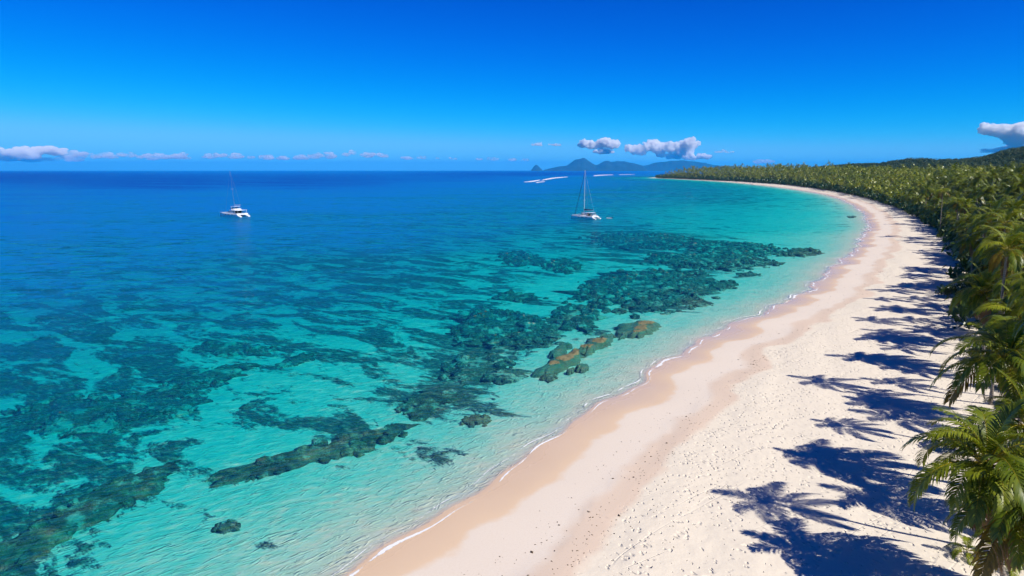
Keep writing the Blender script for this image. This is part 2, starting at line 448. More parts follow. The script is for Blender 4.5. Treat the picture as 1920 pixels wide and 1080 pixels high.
# ------------------------------------------------------------------ far islands
def fbm(px, py, sc, octv=4):
    return np.array([mnoise.fractal(Vector((a * sc, b * sc, 3.7)), 1.0, 2.1, octv) for a, b in zip(px, py)])
rock_green = NT('far wooded slopes')
_t = rock_green
_c = _t.mix(_t.noise(_t.pos(), .012, 5, .65), (.012, .032, .022), (.03, .055, .03))
island_mat = _t.done(_t.principled(_c, .9, .1))
def island(name, label, prof, dist, depth, seed):
    us = np.linspace(prof[0][0], prof[-1][0], max(14, int((prof[-1][0] - prof[0][0]) / 1.6)))
    vs_ = np.interp(us, [p[0] for p in prof], [p[1] for p in prof])
    nd = 19; V = []
    for i, (u, v) in enumerate(zip(us, vs_)):
        for j in range(nd):
            w = -1 + 2 * j / (nd - 1)
            p = at_r(u, 319, dist + w * depth)
            top = max(at_r(u, v, dist)[2], 0) if v < 318.9 else -4
            hh = (max(top, 0) + 6) * (1 - abs(w) ** 1.5) - 6
            if abs(w) > 1e-6:
                g = mnoise.fractal(Vector((p[0] / 480 + seed, p[1] / 480, .3)), 1.0, 2.0, 5)
                hh *= 1 + .38 * g * min(1, abs(w) * 3)
            V.append((p[0], p[1], hh))
    n = len(us); i = np.arange(n - 1)[:, None]; j = np.arange(nd - 1)[None, :]
    fcs = np.stack([i * nd + j, (i + 1) * nd + j, (i + 1) * nd + j + 1, i * nd + j + 1], -1).reshape(-1, 4)
    o = link(name, mk_mesh(name, V, fcs), None, island_mat)
    tag(o, label, None, None, 'structure'); return o
ISL = 22000
island('islet', 'small steep rocky islet standing alone on the horizon', [(995,319.5),(998,316),(1001,311.5),(1005,308.8),(1009,311),(1013,315),(1018,319.5)], ISL, 170, 1)
island('mountain_island', 'blue mountain island with one tall pointed peak on the horizon',
       [(1016,319.5),(1030,316),(1040,313.5),(1052,312),(1062,311),(1070,306),(1076,301.5),(1082,299),(1088,298),(1092,296),(1096,296.5),(1101,300),(1110,306),(1118,310),
        (1126,306),(1132,302.5),(1138,301),(1145,303.5),(1151,303),(1157,301.5),(1164,303),(1170,302),(1178,304.5),(1188,306),(1198,309),(1206,311),(1215,319.5)], ISL, 1400, 2)
island('long_island', 'long low blue island ridge behind the palm covered point',
       [(1190,319.5),(1200,312),(1215,309),(1228,305),(1240,303.5),(1255,302.5),(1268,301.5),(1278,300.3),(1290,302),(1305,303),(1320,306),(1335,309),(1355,311),(1380,313),(1410,316),(1450,319.5)], ISL + 2500, 1200, 3)

# ------------------------------------------------------------------ palms
def frond_geo(L, a0, bend, pairs, seed, hang=0.5, wid=.075, segs=10, tube=True, half=False):
    """one arched feather frond: stalk tube and drooping leaflets. returns verts, tris, hue per vertex"""
    g = np.random.default_rng(seed)
    n = 40
    t_ = np.linspace(0, 1, n + 1)
    th = a0 - bend * t_ ** 1.25
    yaw = g.uniform(-.35, .35) * t_ ** 2
    ds = L / n
    X = np.concatenate([[0], np.cumsum(np.cos(th[:-1]) * np.cos(yaw[:-1]) * ds)])
    Y = np.concatenate([[0], np.cumsum(np.cos(th[:-1]) * np.sin(yaw[:-1]) * ds)])
    Z = np.concatenate([[0], np.cumsum(np.sin(th[:-1]) * ds)])
    C = np.stack([X, Y, Z], 1)
    T = np.stack([np.cos(th) * np.cos(yaw), np.cos(th) * np.sin(yaw), np.sin(th)], 1)
    S = np.stack([-np.sin(yaw), np.cos(yaw), 0 * yaw], 1)
    N = np.cross(T, S)
    V = []; Tr = []; Hh = []
    if tube:
        m = 3
        for i in range(segs + 1):
            q_ = int(round(i * n / segs)); r = .055 * (1 - .85 * i / segs) * (L / 4)
            for k_ in range(m):
                a = 2 * math.pi * k_ / m + math.pi / 2
                V.append(C[q_] + S[q_] * math.cos(a) * r + N[q_] * math.sin(a) * r); Hh.append(1.0)
        for i in range(segs):
            for k_ in range(m):
                a = i * m + k_; b = i * m + (k_ + 1) % m
                Tr += [(a, b, b + m), (a, b + m, a + m)]
    tw = g.uniform(-.5, .5)
    for i in range(pairs):
        tt = .13 + .865 * (i + .5) / pairs
        for sd in (-1, 1):
            t1 = min(.999, tt + g.uniform(-.3, .3) / pairs)
            q_ = t1 * n; i0 = int(q_); fr_ = q_ - i0
            c = C[i0] * (1 - fr_) + C[i0 + 1] * fr_
            Tn, Sn, Nn = T[i0], S[i0], N[i0]
            ll = .27 * L * (math.sin(math.pi * (.10 + .80 * t1)) ** .75) * g.uniform(.82, 1.1)
            al = R(72 - 42 * t1) + g.uniform(-.12, .12)
            tilt = tw * t1 * sd
            d0 = Tn * math.cos(al) + Sn * sd * math.sin(al) + Nn * (.30 + tilt * .5 - .1 * t1)
            d0 /= np.linalg.norm(d0)
            d1 = d0 + np.array([0, 0, -1.0]) * (hang * g.uniform(.7, 1.3)); d1 /= np.linalg.norm(d1)
            d2 = d1 + np.array([0, 0, -1.0]) * (hang * 1.1 * g.uniform(.7, 1.3)); d2 /= np.linalg.norm(d2)
            wv = np.cross(d0, Nn); wv /= (np.linalg.norm(wv) + 1e-6); wv = wv * (wid * (L / 4) * .5)
            p1 = c + d0 * ll * .38; p2 = p1 + d1 * ll * .34; p3 = p2 + d2 * ll * .28
            hv = g.uniform(0, .6); b = len(V)
            V += [c - wv * .5, c + wv * .5, p1 - wv, p1 + wv, p2 - wv * .8, p2 + wv * .8, p3]
            Hh += [hv, hv, hv, hv, hv + .1, hv + .1, hv + .35]
            if half:
                Tr += [(b, b + 1, b + 3), (b, b + 3, b + 2), (b + 2, b + 3, b + 6)]
            else:
                Tr += [(b, b + 1, b + 3), (b, b + 3, b + 2), (b + 2, b + 3, b + 5), (b + 2, b + 5, b + 4), (b + 4, b + 5, b + 6)]
    return np.array(V), np.array(Tr, int), np.array(Hh)

def leaf_mat(name, dark, bright_, tip, trans=.32, rough=.38):
    t = NT(name)
    rnd = t.n('ShaderNodeObjectInfo').outputs['Random']
    hue = t.attr('hue')
    c = t.mix(t.mr(t.math('ADD', t.math('MULTIPLY', rnd, .6), t.math('MULTIPLY', hue, .6)), .05, 1.0), dark, bright_)  # leaf tone varies with a random value per object and the leaflet hue
    c = t.mix(t.mr(hue, .72, 1.0), c, tip)
    dif = t.principled(c, rough, .45)
    tr = t.shader('ShaderNodeBsdfTranslucent', Color=t.mix(1.0, c, (1.0, 1.0, .35), 'MULTIPLY'))
    return t.done(t.mixs(trans, dif, tr))
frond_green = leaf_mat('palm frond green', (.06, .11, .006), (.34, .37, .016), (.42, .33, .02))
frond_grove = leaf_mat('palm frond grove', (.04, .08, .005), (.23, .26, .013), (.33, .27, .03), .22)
frond_yellow = leaf_mat('palm frond yellowing', (.16, .13, .015), (.26, .17, .02), (.28, .15, .03))
frond_dry = leaf_mat('palm frond dry', (.14, .08, .03), (.24, .14, .06), (.25, .16, .08), .15, .7)
bush_leaf = leaf_mat('broad leaf green', (.022, .055, .010), (.075, .125, .016), (.12, .15, .02), .25, .4)
tree_leaf = leaf_mat('hill tree leaf', (.035, .07, .015), (.095, .125, .028), (.10, .13, .03), .15, .6)
t = NT('palm trunk bark')
P_ = t.obj()
ring = t.n('ShaderNodeTexWave', wave_type='BANDS', bands_direction='Z'); t.set(ring.inputs['Vector'], P_)
ring.inputs['Scale'].default_value = 1.6; ring.inputs['Distortion'].default_value = 1.5
bk = t.mix(t.noise(P_, 2.0, 4), (.16, .13, .10), (.38, .34, .29))
bk = t.mix(t.math('MULTIPLY', ring.outputs['Fac'], .45), bk, (.12, .10, .08))
bark = t.done(t.principled(bk, .85, .15, t.bump(ring.outputs['Fac'], .5, .05)))
nut_mat = simple_mat('coconut husk', (.16, .15, .03), .5)

def tube_geo(pts, radii, m=8):
    V = []; Fq = []
    pts = [np.asarray(p, float) for p in pts]
    for i, p in enumerate(pts):
        d = pts[min(i + 1, len(pts) - 1)] - pts[max(i - 1, 0)]; d /= np.linalg.norm(d)
        a = np.cross(d, (0, 1, 0) if abs(d[1]) < .9 else (1, 0, 0)); a /= np.linalg.norm(a); b = np.cross(d, a)
        for k_ in range(m):
            q_ = 2 * math.pi * k_ / m
            V.append(p + (a * math.cos(q_) + b * math.sin(q_)) * radii[i])
    for i in range(len(pts) - 1):
        for k_ in range(m):
            Fq.append((i * m + k_, i * m + (k_ + 1) % m, (i + 1) * m + (k_ + 1) % m, (i + 1) * m + k_))
    return np.array(V), np.array(Fq, int)
def trunk_pts(top, n=12, sag=.5):
    """curved stem from the origin to top: leans out first, then rises"""
    top = np.asarray(top, float); pts = []
    for i in range(n + 1):
        w = i / n
        h_ = w ** .9 if False else w
        lat = (1 - (1 - w) ** 1.7)
        pts.append(np.array([top[0] * lat, top[1] * lat, -0.4 + (top[2] + .4) * h_]))
    return pts
def trunk_mesh(top, rad, n=14, m=8, name='trunk'):
    pts = trunk_pts(top, n)
    rd = [rad * (1.55 if i == 0 else 1.2 if i == 1 else 1.0 - .35 * i / n) * (1 + .05 * (i % 2)) for i in range(n + 1)]
    V, Fq = tube_geo(pts, rd, m)
    return mk_mesh(name, V, Fq)

# frond kinds from the upright spear to the hanging skirt
LF = 4.0
KINDS = []   # (start angle, bend, hang)
for i in range(11):
    w = i / 10
    KINDS.append((R(86 - 96 * w), R(52 + 62 * math.sin(math.pi * min(1, w * 1.05)) + 14 * w), .28 + .75 * w))
near_f = []; mid_f = []; far_f = []
for i, (a0, bd, hg) in enumerate(KINDS):
    for v_ in range(3):
        V, Tr, Hh = frond_geo(LF * (.82 if i < 2 else 1.0), a0, bd, 52, 100 * i + v_, hg)
        me = mk_mesh('frond', V, Tr, False); add_attr(me, 'hue', Hh); near_f.append(me)
    mid_f.append([frond_geo(LF * (.82 if i < 2 else 1.0), a0, bd, 22, 50 * i + v_, hg, .15, 5, True, True) for v_ in range(2)])
    far_f.append(frond_geo(LF, a0, bd, 4, 77 * i, hg, .75, 4, False, True))
def frond_mesh(kind, var, mat):
    base = near_f[kind * 3 + var % 3]
    key = (kind, var % 3, mat.name)
    if key not in _fcache:
        mm = base.copy(); mm.materials.clear(); mm.materials.append(mat); _fcache[key] = mm
    return _fcache[key]
_fcache = {}
GOLD = math.pi * (3 - math.sqrt(5))
def crown_layout(seed, n=26):
    g = np.random.default_rng(seed); out = []
    for i in range(n):
        w = i / (n - 1)
        kind = int(np.clip(round(10 * w ** .85 + g.uniform(-.7, .7)), 0, 10))
        out.append((kind, i * GOLD + g.uniform(-.25, .25), g.uniform(.82, 1.1), g.uniform(-.12, .12)))
    return out

def palm_near(base, top, label, group, seed, cs=1.0, rad=.17, nf=26, skirt=3, yellow=2):
    g = np.random.default_rng(seed)
    root = link('coconut_palm', None); root.location = base; root.empty_display_size = .5
    tag(root, label, 'palm tree', group)
    tp = np.asarray(top, float) - np.asarray(base, float)
    link('trunk', trunk_mesh(tp, rad), root, bark)
    lay = crown_layout(seed, nf)
    for i, (kind, yaw, sc, roll) in enumerate(lay):
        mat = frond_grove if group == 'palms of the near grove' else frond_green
        if i >= nf - yellow: mat = frond_yellow
        o = link('frond', frond_mesh(kind, i, mat), root)
        o.location = tp + np.array([math.cos(yaw), math.sin(yaw), 0]) * .10 * cs + np.array([0, 0, .12 - .014 * i])
        o.rotation_euler = (roll, 0, yaw); sc *= cs; o.scale = (sc, sc, sc)
    for i in range(skirt):
        yaw = g.uniform(0, 6.28)
        o = link('dry_frond', frond_mesh(10, i, frond_dry), root)
        o.location = tp + np.array([0, 0, -.3]); o.rotation_euler = (0, R(38 + g.uniform(-8, 12)), yaw)
        sc = cs * g.uniform(.6, .8); o.scale = (sc, sc, sc)
    for i in range(int(g.integers(3, 7))):
        a = g.uniform(0, 6.28)
        o = link('coconut', nut_mesh, root)
        o.location = tp + np.array([math.cos(a) * .3, math.sin(a) * .3, -.35 - g.uniform(0, .25)]); o.scale = (cs, cs, cs * 1.2)
    return root
bm = bmesh.new(); bmesh.ops.create_icosphere(bm, subdivisions=1, radius=.15)
nut_mesh = bpy.data.meshes.new('coconut'); bm.to_mesh(nut_mesh); bm.free(); nut_mesh.materials.append(nut_mat)
for p in nut_mesh.polygons: p.use_smooth = True

def joined_crown(seed, lib, n, skirt=True):
    Vs = []; Ts = []; Hs = []; off = 0
    g = np.random.default_rng(seed)
    for i, (kind, yaw, sc, roll) in enumerate(crown_layout(seed, n)):
        q_ = lib[kind]
        V, Tr, Hh = q_[i % len(q_)] if isinstance(q_, list) else q_
        c, s_ = math.cos(yaw), math.sin(yaw); M = np.array([[c, -s_, 0], [s_, c, 0], [0, 0, 1]])
        Vs.append((V * sc) @ M.T + np.array([0, 0, .1])); Ts.append(Tr + off); Hs.append(Hh + (.4 if i > n - 3 else 0)); off += len(V)
    return np.vstack(Vs), np.vstack(Ts), np.concatenate(Hs)
MIDC = []
for k_ in range(6):
    V, Tr, Hh = joined_crown(900 + k_, mid_f, 24)
    me = mk_mesh('crown', V, Tr, False); add_attr(me, 'hue', Hh); me.materials.append(frond_grove); MIDC.append(me)
MIDT = [trunk_mesh((lx, ly, 10.0), .2, 10, 6) for lx, ly in ((0, 0), (1.2, .5), (-.9, 1.0), (.5, -1.3))]
for me in MIDT: me.materials.append(bark)
def palm_mid(base, h, label, group, seed, cs):
    g = np.random.default_rng(seed)
    root = link('coconut_palm', None); root.location = base; root.rotation_euler = (0, 0, g.uniform(0, 6.28)); root.empty_display_size = .5
    tag(root, label, 'palm tree', group)
    k_ = int(g.integers(0, 4)); lx, ly = ((0, 0), (1.2, .5), (-.9, 1.0), (.5, -1.3))[k_]
    o = link('trunk', MIDT[k_], root); o.scale = (1, 1, h / 10)
    o = link('crown', MIDC[int(g.integers(0, 6))], root); o.location = (lx, ly, h); o.scale = (cs, cs, cs); o.rotation_euler = (g.uniform(-.12, .12), g.uniform(-.12, .12), g.uniform(0, 6.28))
    return root

def shadow_base(u, v, h):
    """foot of a palm of crown height h whose crown shadow falls on the sand at this spot"""
    p = at(u, v, 1.5); L_ = (h - 1.5) / math.tan(SUN_EL)
    return p[0] - L_ * math.sin(SHADOW_AZ), p[1] - L_ * math.cos(SHADOW_AZ)
placed = []
def put_near(cx, cy_, ch, lean, label, group, seed, cs, rad=.17, **kw):
    """palm whose crown is at (cx, cy_, ch); lean = offset of the foot from below the crown"""
    bx_, by_ = cx + lean[0], cy_ + lean[1]
    placed.append((bx_, by_)); placed.append((cx, cy_))
    return palm_near((bx_, by_, gz(bx_, by_)), (cx, cy_, ch), label, group, seed, cs, rad, **kw)
def crown_at(u, v, ch):
    p = at(u, v, ch); return p[0], p[1]
# palms that stand out at the edge of the sand
hero = [
 (1852, 868, 9.8, (3.2, 1.5), 'lowest coconut palm at the grove edge, yellow tips drooping over bare sandy ground', 1.28, 25),
 (1888, 672, 12.3, (2.5, -1.0), 'full green coconut palm whose brown skirt hangs over the leafy palm below it', 1.3, 26),
 (1846, 548, 11.5, (2.0, 1.0), 'short bushy coconut palm standing before the palm with the bare pale trunk', 1.15, 28),
 (1905, 470, 15.5, (2.0, 1.0), 'dark tall coconut palm with long bare pale trunk over the bushy palm', 1.15, 28),
 (1826, 452, 11.5, (.8, .5), 'slim coconut palm on short trunk with pale yellow lower fronds at the sand edge', 1.0, 26),
 (1768, 362, 13.0, (4.0, -4.0), 'coconut palm on a long curved trunk leaning out over the sand', 1.0, 24),
 (1846, 318, 21.5, (1.0, .5), 'tallest coconut palm rising above the grove against the wooded hills', 1.15, 26),
 (1812, 385, 14.5, (1.5, .5), 'coconut palm with drooping pale fronds behind the slim short palm', 1.05, 26),
 (1870, 395, 16.5, (1.0, .5), 'broad coconut palm with twisted fronds behind the dark tall palm', 1.15, 26),
 (1918, 945, 8.3, (2.2, .5), 'low coconut palm tucked right behind the trunk of the lowest one', 1.15, 26),
 (1908, 600, 12.0, (2.0, .5), 'coconut palm squeezed behind the brown skirted palm', 1.15, 26),
 (1925, 800, 9.0, (1.5, .5), 'green coconut palm crowded between the brown skirted palm and the lowest one', 1.15, 24),
 (1878, 508, 12.5, (2.0, .5), 'coconut palm squeezed behind the short bushy palm', 1.1, 26),
 (1845, 425, 13.5, (1.0, .5), 'coconut palm touching the back of the slim short palm', 1.05, 24),
]
for i, (u, v, ch, ln, lab, cs, nf) in enumerate(hero):
    cx, cy_ = crown_at(u, v, ch)
    put_near(cx, cy_, ch, ln, lab, None, 300 + i, cs, .17, nf=nf)
# palms known by the shadow their crowns throw on the sand
shad = [(1545,617,12.5),(1592,542,12),(1650,600,13.5),(1556,716,13.5),(1592,800,13),(1536,858,13.5),
        (1690,545,12),(1660,480,12.5),(1672,440,13),(1700,655,13),(1690,720,14),(1700,790,13.5),(1630,672,13),(1720,600,13),(1735,700,13),(1725,770,13.5),(1715,520,12.5),(1735,470,12.5),(1474,948,15),(1700,690,13),(1665,560,12),(1680,625,13),(1655,745,13),(1710,450,12),(1730,560,13),(1690,400,12),(1640,505,12),(1655,460,12),(1685,418,12.5)]
for i, (u, v, h_) in enumerate(shad):
    bx_, by_ = shadow_base(u, v, h_)
    while h_ < 18 and float(sv_of(np.array([bx_]), np.array([by_]))[0]) < 1.5:
        h_ += .5; bx_, by_ = shadow_base(u, v, h_)
    if float(sv_of(np.array([bx_]), np.array([by_]))[0]) < -2.5: continue
    if any(math.hypot(bx_ - a, by_ - b) < 1.3 for a, b in placed[1::2]): continue
    g = np.random.default_rng(i + 50)
    ln = (g.uniform(.5, 2.2), g.uniform(-1, 1))
    put_near(bx_, by_, h_, ln, 'coconut palm along the sand edge throwing its crown shadow on the beach', 'palms along the sand edge', 400 + i, g.uniform(.92, 1.12), .16, nf=12, skirt=1)
# the grove behind
cand = []
g = np.random.default_rng(11)
VS = [p for p in VEG]
tries = 130000
rr = 30 * np.exp(g.uniform(0, 1, tries) ** .55 * math.log(2300 / 30)); aa = np.radians(g.uniform(4, 46, tries))
X_ = rr * np.sin(aa); Y_ = rr * np.cos(aa)
SVv = sv_of(X_, Y_); ok = (SVv > np.where(rr < 115, 15.0, 1.5)) & (SVv < np.minimum(150, 40 + rr * .35))
X_, Y_, SVv, rr = X_[ok], Y_[ok], SVv[ok], rr[ok]
grid = {}
for a, b in placed: grid.setdefault((int(a // 8), int(b // 8)), []).append((a, b))
keep = []
for x0, y0, s0, r0 in zip(X_, Y_, SVv, rr):
    sp = 6.0 + min(s0, 40) * .02 + (r0 > 400) * .8
    kx, ky = int(x0 // 8), int(y0 // 8); bad = False
    for dx in (-1, 0, 1):
        for dy in (-1, 0, 1):
            for a, b in grid.get((kx + dx, ky + dy), ()):
                if (a - x0) ** 2 + (b - y0) ** 2 < sp * sp: bad = True; break
            if bad: break
        if bad: break
    if bad: continue
    grid.setdefault((kx, ky), []).append((x0, y0)); keep.append((r0, x0, y0, s0))
keep.sort()
zb = ground_z(np.array([k_[1] for k_ in keep]), np.array([k_[2] for k_ in keep]))
farV = []; farT = []; farH = []; foff = 0
FARC = [joined_crown(40 + k_, far_f, 15) for k_ in range(5)]
n_near = 0; n_mid = 0
for i, ((r0, x0, y0, s0), z0) in enumerate(zip(keep, zb)):
    g = np.random.default_rng(5000 + i)
    un = 960 + F * x0 / (y0 * CP + H * SP)
    hh = g.uniform(7.5, 13.5) + min(s0, 40) * .15 + (g.uniform(1, 4) if g.random() < .2 else 0)
    if r0 > 200: hh *= 1 + .45 * min(1, (r0 - 200) / 900) * float(np.clip((1680 - un) / 200, 0, 1))
    if r0 > 180 and s0 < 14 and g.random() < .6: hh *= g.uniform(.45, .7)
    cs = g.uniform(1.1, 1.5)
    if r0 > 450: hh *= g.uniform(.5, 1.05)
    if un > 2150:
        if s0 > 25 or r0 > 150: continue
    vis = un < 1990
    if vis and n_near < 75 and r0 < 260:
        n_near += 1
        ln = (g.uniform(-1.2, 1.5), g.uniform(-1.2, 1.2))
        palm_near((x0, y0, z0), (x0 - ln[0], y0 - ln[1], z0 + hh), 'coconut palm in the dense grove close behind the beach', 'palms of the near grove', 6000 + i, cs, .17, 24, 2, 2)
    elif n_mid < 190 and r0 < 700 and (vis or s0 < 14):
        n_mid += 1
        palm_mid((x0, y0, z0), hh, 'coconut palm in the grove further along the bay', 'palms further along the bay', 7000 + i, cs)
    elif vis:
        V, Tr, Hh = FARC[int(g.integers(0, 5))]
        a = g.uniform(0, 6.28); c, s_ = math.cos(a), math.sin(a); M = np.array([[c, -s_, 0], [s_, c, 0], [0, 0, 1]])
        farV.append((V * cs) @ M.T + (x0, y0, z0 + hh)); farT.append(Tr + foff); farH.append(np.clip(Hh + g.uniform(-.3, .3), 0, 1.2)); foff += len(V)
        tv = np.array([(-.2, 0, -.4), (.2, 0, -.4), (0, .2, hh), (0, -.2, -.4)]) + (x0, y0, z0)
        farV.append(tv); farT.append(np.array([(0, 1, 2), (1, 3, 2), (3, 0, 2)]) + foff); farH.append(np.full(4, 1.0)); foff += 4
me = mk_mesh('palm_grove', np.vstack(farV), np.vstack(farT), False); add_attr(me, 'hue', np.concatenate(farH))
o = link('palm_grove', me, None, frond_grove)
tag(o, 'far palm grove running out along the bay to its point', 'palm grove', None, 'stuff')
print('palms', len(hero), len(shad), n_near, n_mid, len(farV) // 2, len(farV) and foff)

# ------------------------------------------------------------------ shrubs and broadleaf trees
def leaf_cloud(clumps, per, size, seed, flat=.6):
    """leaf-sized quads spread through and over a set of clumps (x, y, z, r)"""
    g = np.random.default_rng(seed); V = []; Q = []; Hh = []
    for (cx, cy_, cz, cr) in clumps:
        for _ in range(per):
            d = g.normal(size=3); d /= np.linalg.norm(d)
            r = cr * g.uniform(.55, 1.08)
            p = np.array([cx, cy_, cz]) + d * r * np.array([1, 1, .8])
            nrm_ = d + g.normal(size=3) * flat + np.array([0, 0, .4]); nrm_ /= np.linalg.norm(nrm_)
            a = np.cross(nrm_, g.normal(size=3)); a /= np.linalg.norm(a); b = np.cross(nrm_, a)
            s_ = size * g.uniform(.6, 1.3); hv = g.uniform(0, .8)
            n0 = len(V)
            V += [p - a * s_, p + b * s_ * .45, p + a * s_, p - b * s_ * .45]; Q.append((n0, n0 + 1, n0 + 2, n0 + 3)); Hh += [hv] * 4
    return np.array(V), np.array(Q, int), np.array(Hh)
def bush_clumps(w, h_, n, seed):
    g = np.random.default_rng(seed); out = []
    for i in range(n):
        a = g.uniform(0, 6.28); r = w * math.sqrt(g.uniform(0, 1)) * .75
        top = h_ * (1 - .55 * (r / w) ** 2)
        zz = g.uniform(.25, .95) * top
        out.append((math.cos(a) * r, math.sin(a) * r, zz, g.uniform(.28, .45) * min(w, h_)))
    return out
BUSH = []
for k_ in range(5):
    V, Q, Hh = leaf_cloud(bush_clumps(2.4, 3.0, 16, k_), 120, .20, 30 + k_)
    me = mk_mesh('foliage', V, Q, False); add_attr(me, 'hue', Hh); me.materials.append(bush_leaf)
    g = np.random.default_rng(k_); Vs = []; Fs = []; of = 0
    for j in range(6):
        a = g.uniform(0, 6.28); e = (math.cos(a) * g.uniform(.4, 1.4), math.sin(a) * g.uniform(.4, 1.4), g.uniform(1.3, 2.3))
        V, Q = tube_geo([(0, 0, -.3), (e[0] * .3, e[1] * .3, e[2] * .5), e], [.09, .06, .03], 5); Vs.append(V); Fs.append(Q + of); of += len(V)
    st = mk_mesh('stems', np.vstack(Vs), np.vstack(Fs)); st.materials.append(bark)
    BUSH.append((me, st))
def bush(x0, y0, sc, label, group, k_):
    root = link('shrub', None); root.location = (x0, y0, gz(x0, y0)); root.rotation_euler = (0, 0, k_ * 1.7); root.scale = (sc, sc, sc)
    tag(root, label, 'shrub', group)
    link('foliage', BUSH[k_ % 5][0], root); link('stems', BUSH[k_ % 5][1], root)
for i, (u, v, sc) in enumerate(((1812, 1046, .42), (1862, 1006, .5), (1884, 1062, .45))):
    p = at(u, v, 1.6); z0 = gz(p[0], p[1])
    palm_near((p[0], p[1], z0), (p[0], p[1], z0 + .35), 'stemless young palm with spiky fronds on the shaded sand below the lowest palm', 'young palms on the sand', 850 + i, sc, .06, nf=10, skirt=0, yellow=1)
bush(*at(1778, 548, 2.5)[:2], .9, 'rounded dark shrub at the foot of the short bushy palm', None, 2)
bush(*at(1788, 826, 2.5)[:2], .7, 'small bright green leafy shrub on the sand beside the lowest palm', None, 3)
g = np.random.default_rng(5); bi = 0
seg = np.linspace(0, 1, 400)
VD = VEG[40:-40]
d_ = np.concatenate([[0], np.cumsum(np.linalg.norm(np.diff(VD, axis=0), axis=1))])
pos_ = 0.0
while pos_ < d_[-1] * .9 and bi < 110:
    x0 = np.interp(pos_, d_, VD[:, 0]); y0 = np.interp(pos_, d_, VD[:, 1]); r0 = math.hypot(x0, y0)
    if r0 > 70:
        x1 = x0 + g.uniform(0, 7); y1 = y0 + g.uniform(-2, 2); bi += 1
        bush(x1, y1, g.uniform(.8, 1.5), 'dense dark green shrub under the palms at the edge of the sand', 'shrubs at the edge of the sand', bi)
    pos_ += g.uniform(3.5, 8) * max(1, r0 / 350)
# wooded hills: far-off wood that reads as one mass
g = np.random.default_rng(21)
n = 26000
rr = np.sqrt(g.uniform(200 ** 2, 2300 ** 2, n)); aa = np.radians(g.uniform(14, 42, n))
X_ = rr * np.sin(aa); Y_ = rr * np.cos(aa); SVv = sv_of(X_, Y_); ok = (SVv > 120) & (SVv < 800)
X_, Y_, SVv = X_[ok][:5200], Y_[ok][:5200], SVv[ok][:5200]; Z_ = ground_z(X_, Y_)
TR = []
for k_ in range(6):
    cl = [(g.normal() * 1.6, g.normal() * 1.6, 4.5 + g.uniform(-1.2, 1.4), g.uniform(1.3, 2.2)) for _ in range(7)]
    TR.append(leaf_cloud(cl, 16, .75, 60 + k_, .5))
Vs = []; Qs = []; Hs = []; off = 0
for x0, y0, z0 in zip(X_, Y_, Z_):
    V, Q, Hh = TR[int(g.integers(0, 6))]; sc = g.uniform(.8, 1.7)
    Vs.append(V * sc + (x0, y0, z0)); Qs.append(Q + off); Hs.append(Hh * .6 + g.uniform(-.2, .35)); off += len(V)
me = mk_mesh('hill_forest', np.vstack(Vs), np.vstack(Qs), False); add_attr(me, 'hue', np.concatenate(Hs))
o = link('hill_forest', me, None, tree_leaf); tag(o, 'dense broadleaf forest covering the low hills behind the palms', 'forest', None, 'stuff')
# low undergrowth under the far palms, one mass
g = np.random.default_rng(31)
UND = [leaf_cloud([(g.normal() * 1.2, g.normal() * 1.2, g.uniform(.8, 2.6), g.uniform(1.0, 1.6)) for _ in range(5)], 16, .5, 80 + k_, .6) for k_ in range(5)]
Vs = []; Qs = []; Hs = []; off = 0
pos_ = 0.0; spots = []
while pos_ < d_[-1]:
    x0 = np.interp(pos_, d_, VD[:, 0]); y0 = np.interp(pos_, d_, VD[:, 1]); r0 = math.hypot(x0, y0)
    if r0 > 120:
        for k_ in range(6 if r0 < 700 else 14): spots.append((x0 + (g.uniform(1, 12) if k_ < 3 else g.uniform(8, 38 if r0 < 700 else 110)), y0 + g.uniform(-5, 5), r0))
    pos_ += 4.0 + r0 * .005
sp_ = np.array(spots); spz = ground_z(sp_[:, 0], sp_[:, 1])
for (x1, y1, r0), z1 in zip(spots, spz):
    V, Q, Hh = UND[int(g.integers(0, 5))]; sc = g.uniform(.9, 1.9) * (1 + .7 * min(1, r0 / 1200))
    Vs.append(V * sc + (x1, y1, z1)); Qs.append(Q + off); Hs.append(Hh * .7 + g.uniform(-.2, .3)); off += len(V)
me = mk_mesh('undergrowth', np.vstack(Vs), np.vstack(Qs), False); add_attr(me, 'hue', np.concatenate(Hs))
o = link('undergrowth', me, None, bush_leaf); tag(o, 'low tangled undergrowth under the palms along the bay', 'undergrowth', None, 'stuff')

# ------------------------------------------------------------------ reef patches and rocks
t = NT('reef')
P = t.pos()
n1 = t.noise(P, .5, 3, .65); n2 = t.noise(P, 2.2, 3, .7)
c = t.ramp(n1, [(.3, (.022, .045, .038)), (.5, (.065, .08, .05)), (.68, (.15, .13, .075))])
c = t.mix(t.mr(n2, .50, .66, 0, .8), c, (.36, .32, .20))
c = t.mix(t.mr(t.noise(P, .28, 4, .7), .53, .60, 0, .85), c, (.46, .44, .31))
reef_mat = t.done(t.principled(c, .9, .1, t.bump(n2, 1.0, .5)))
t = NT('brown reef')
P = t.pos(); n1 = t.noise(P, .6, 3, .65); n2 = t.noise(P, 2.5, 3, .7)
c = t.ramp(n1, [(.3, (.03, .035, .022)), (.5, (.17, .125, .065)), (.68, (.34, .25, .13))])
c = t.mix(t.mr(n2, .5, .7, 0, .8), c, (.05, .055, .035))
c = t.mix(t.mr(t.noise(P, .3, 4, .7), .56, .63, 0, .8), c, (.42, .39, .27))
brown_mat = t.done(t.principled(c, .9, .1, t.bump(n2, 1.0, .5)))
t = NT('beach rock')
P = t.pos(); n1 = t.noise(P, .7, 4, .65); n2 = t.noise(P, 4.0, 3, .7)
c = t.ramp(n1, [(.3, (.11, .105, .055)), (.55, (.20, .19, .10)), (.72, (.24, .21, .11))])
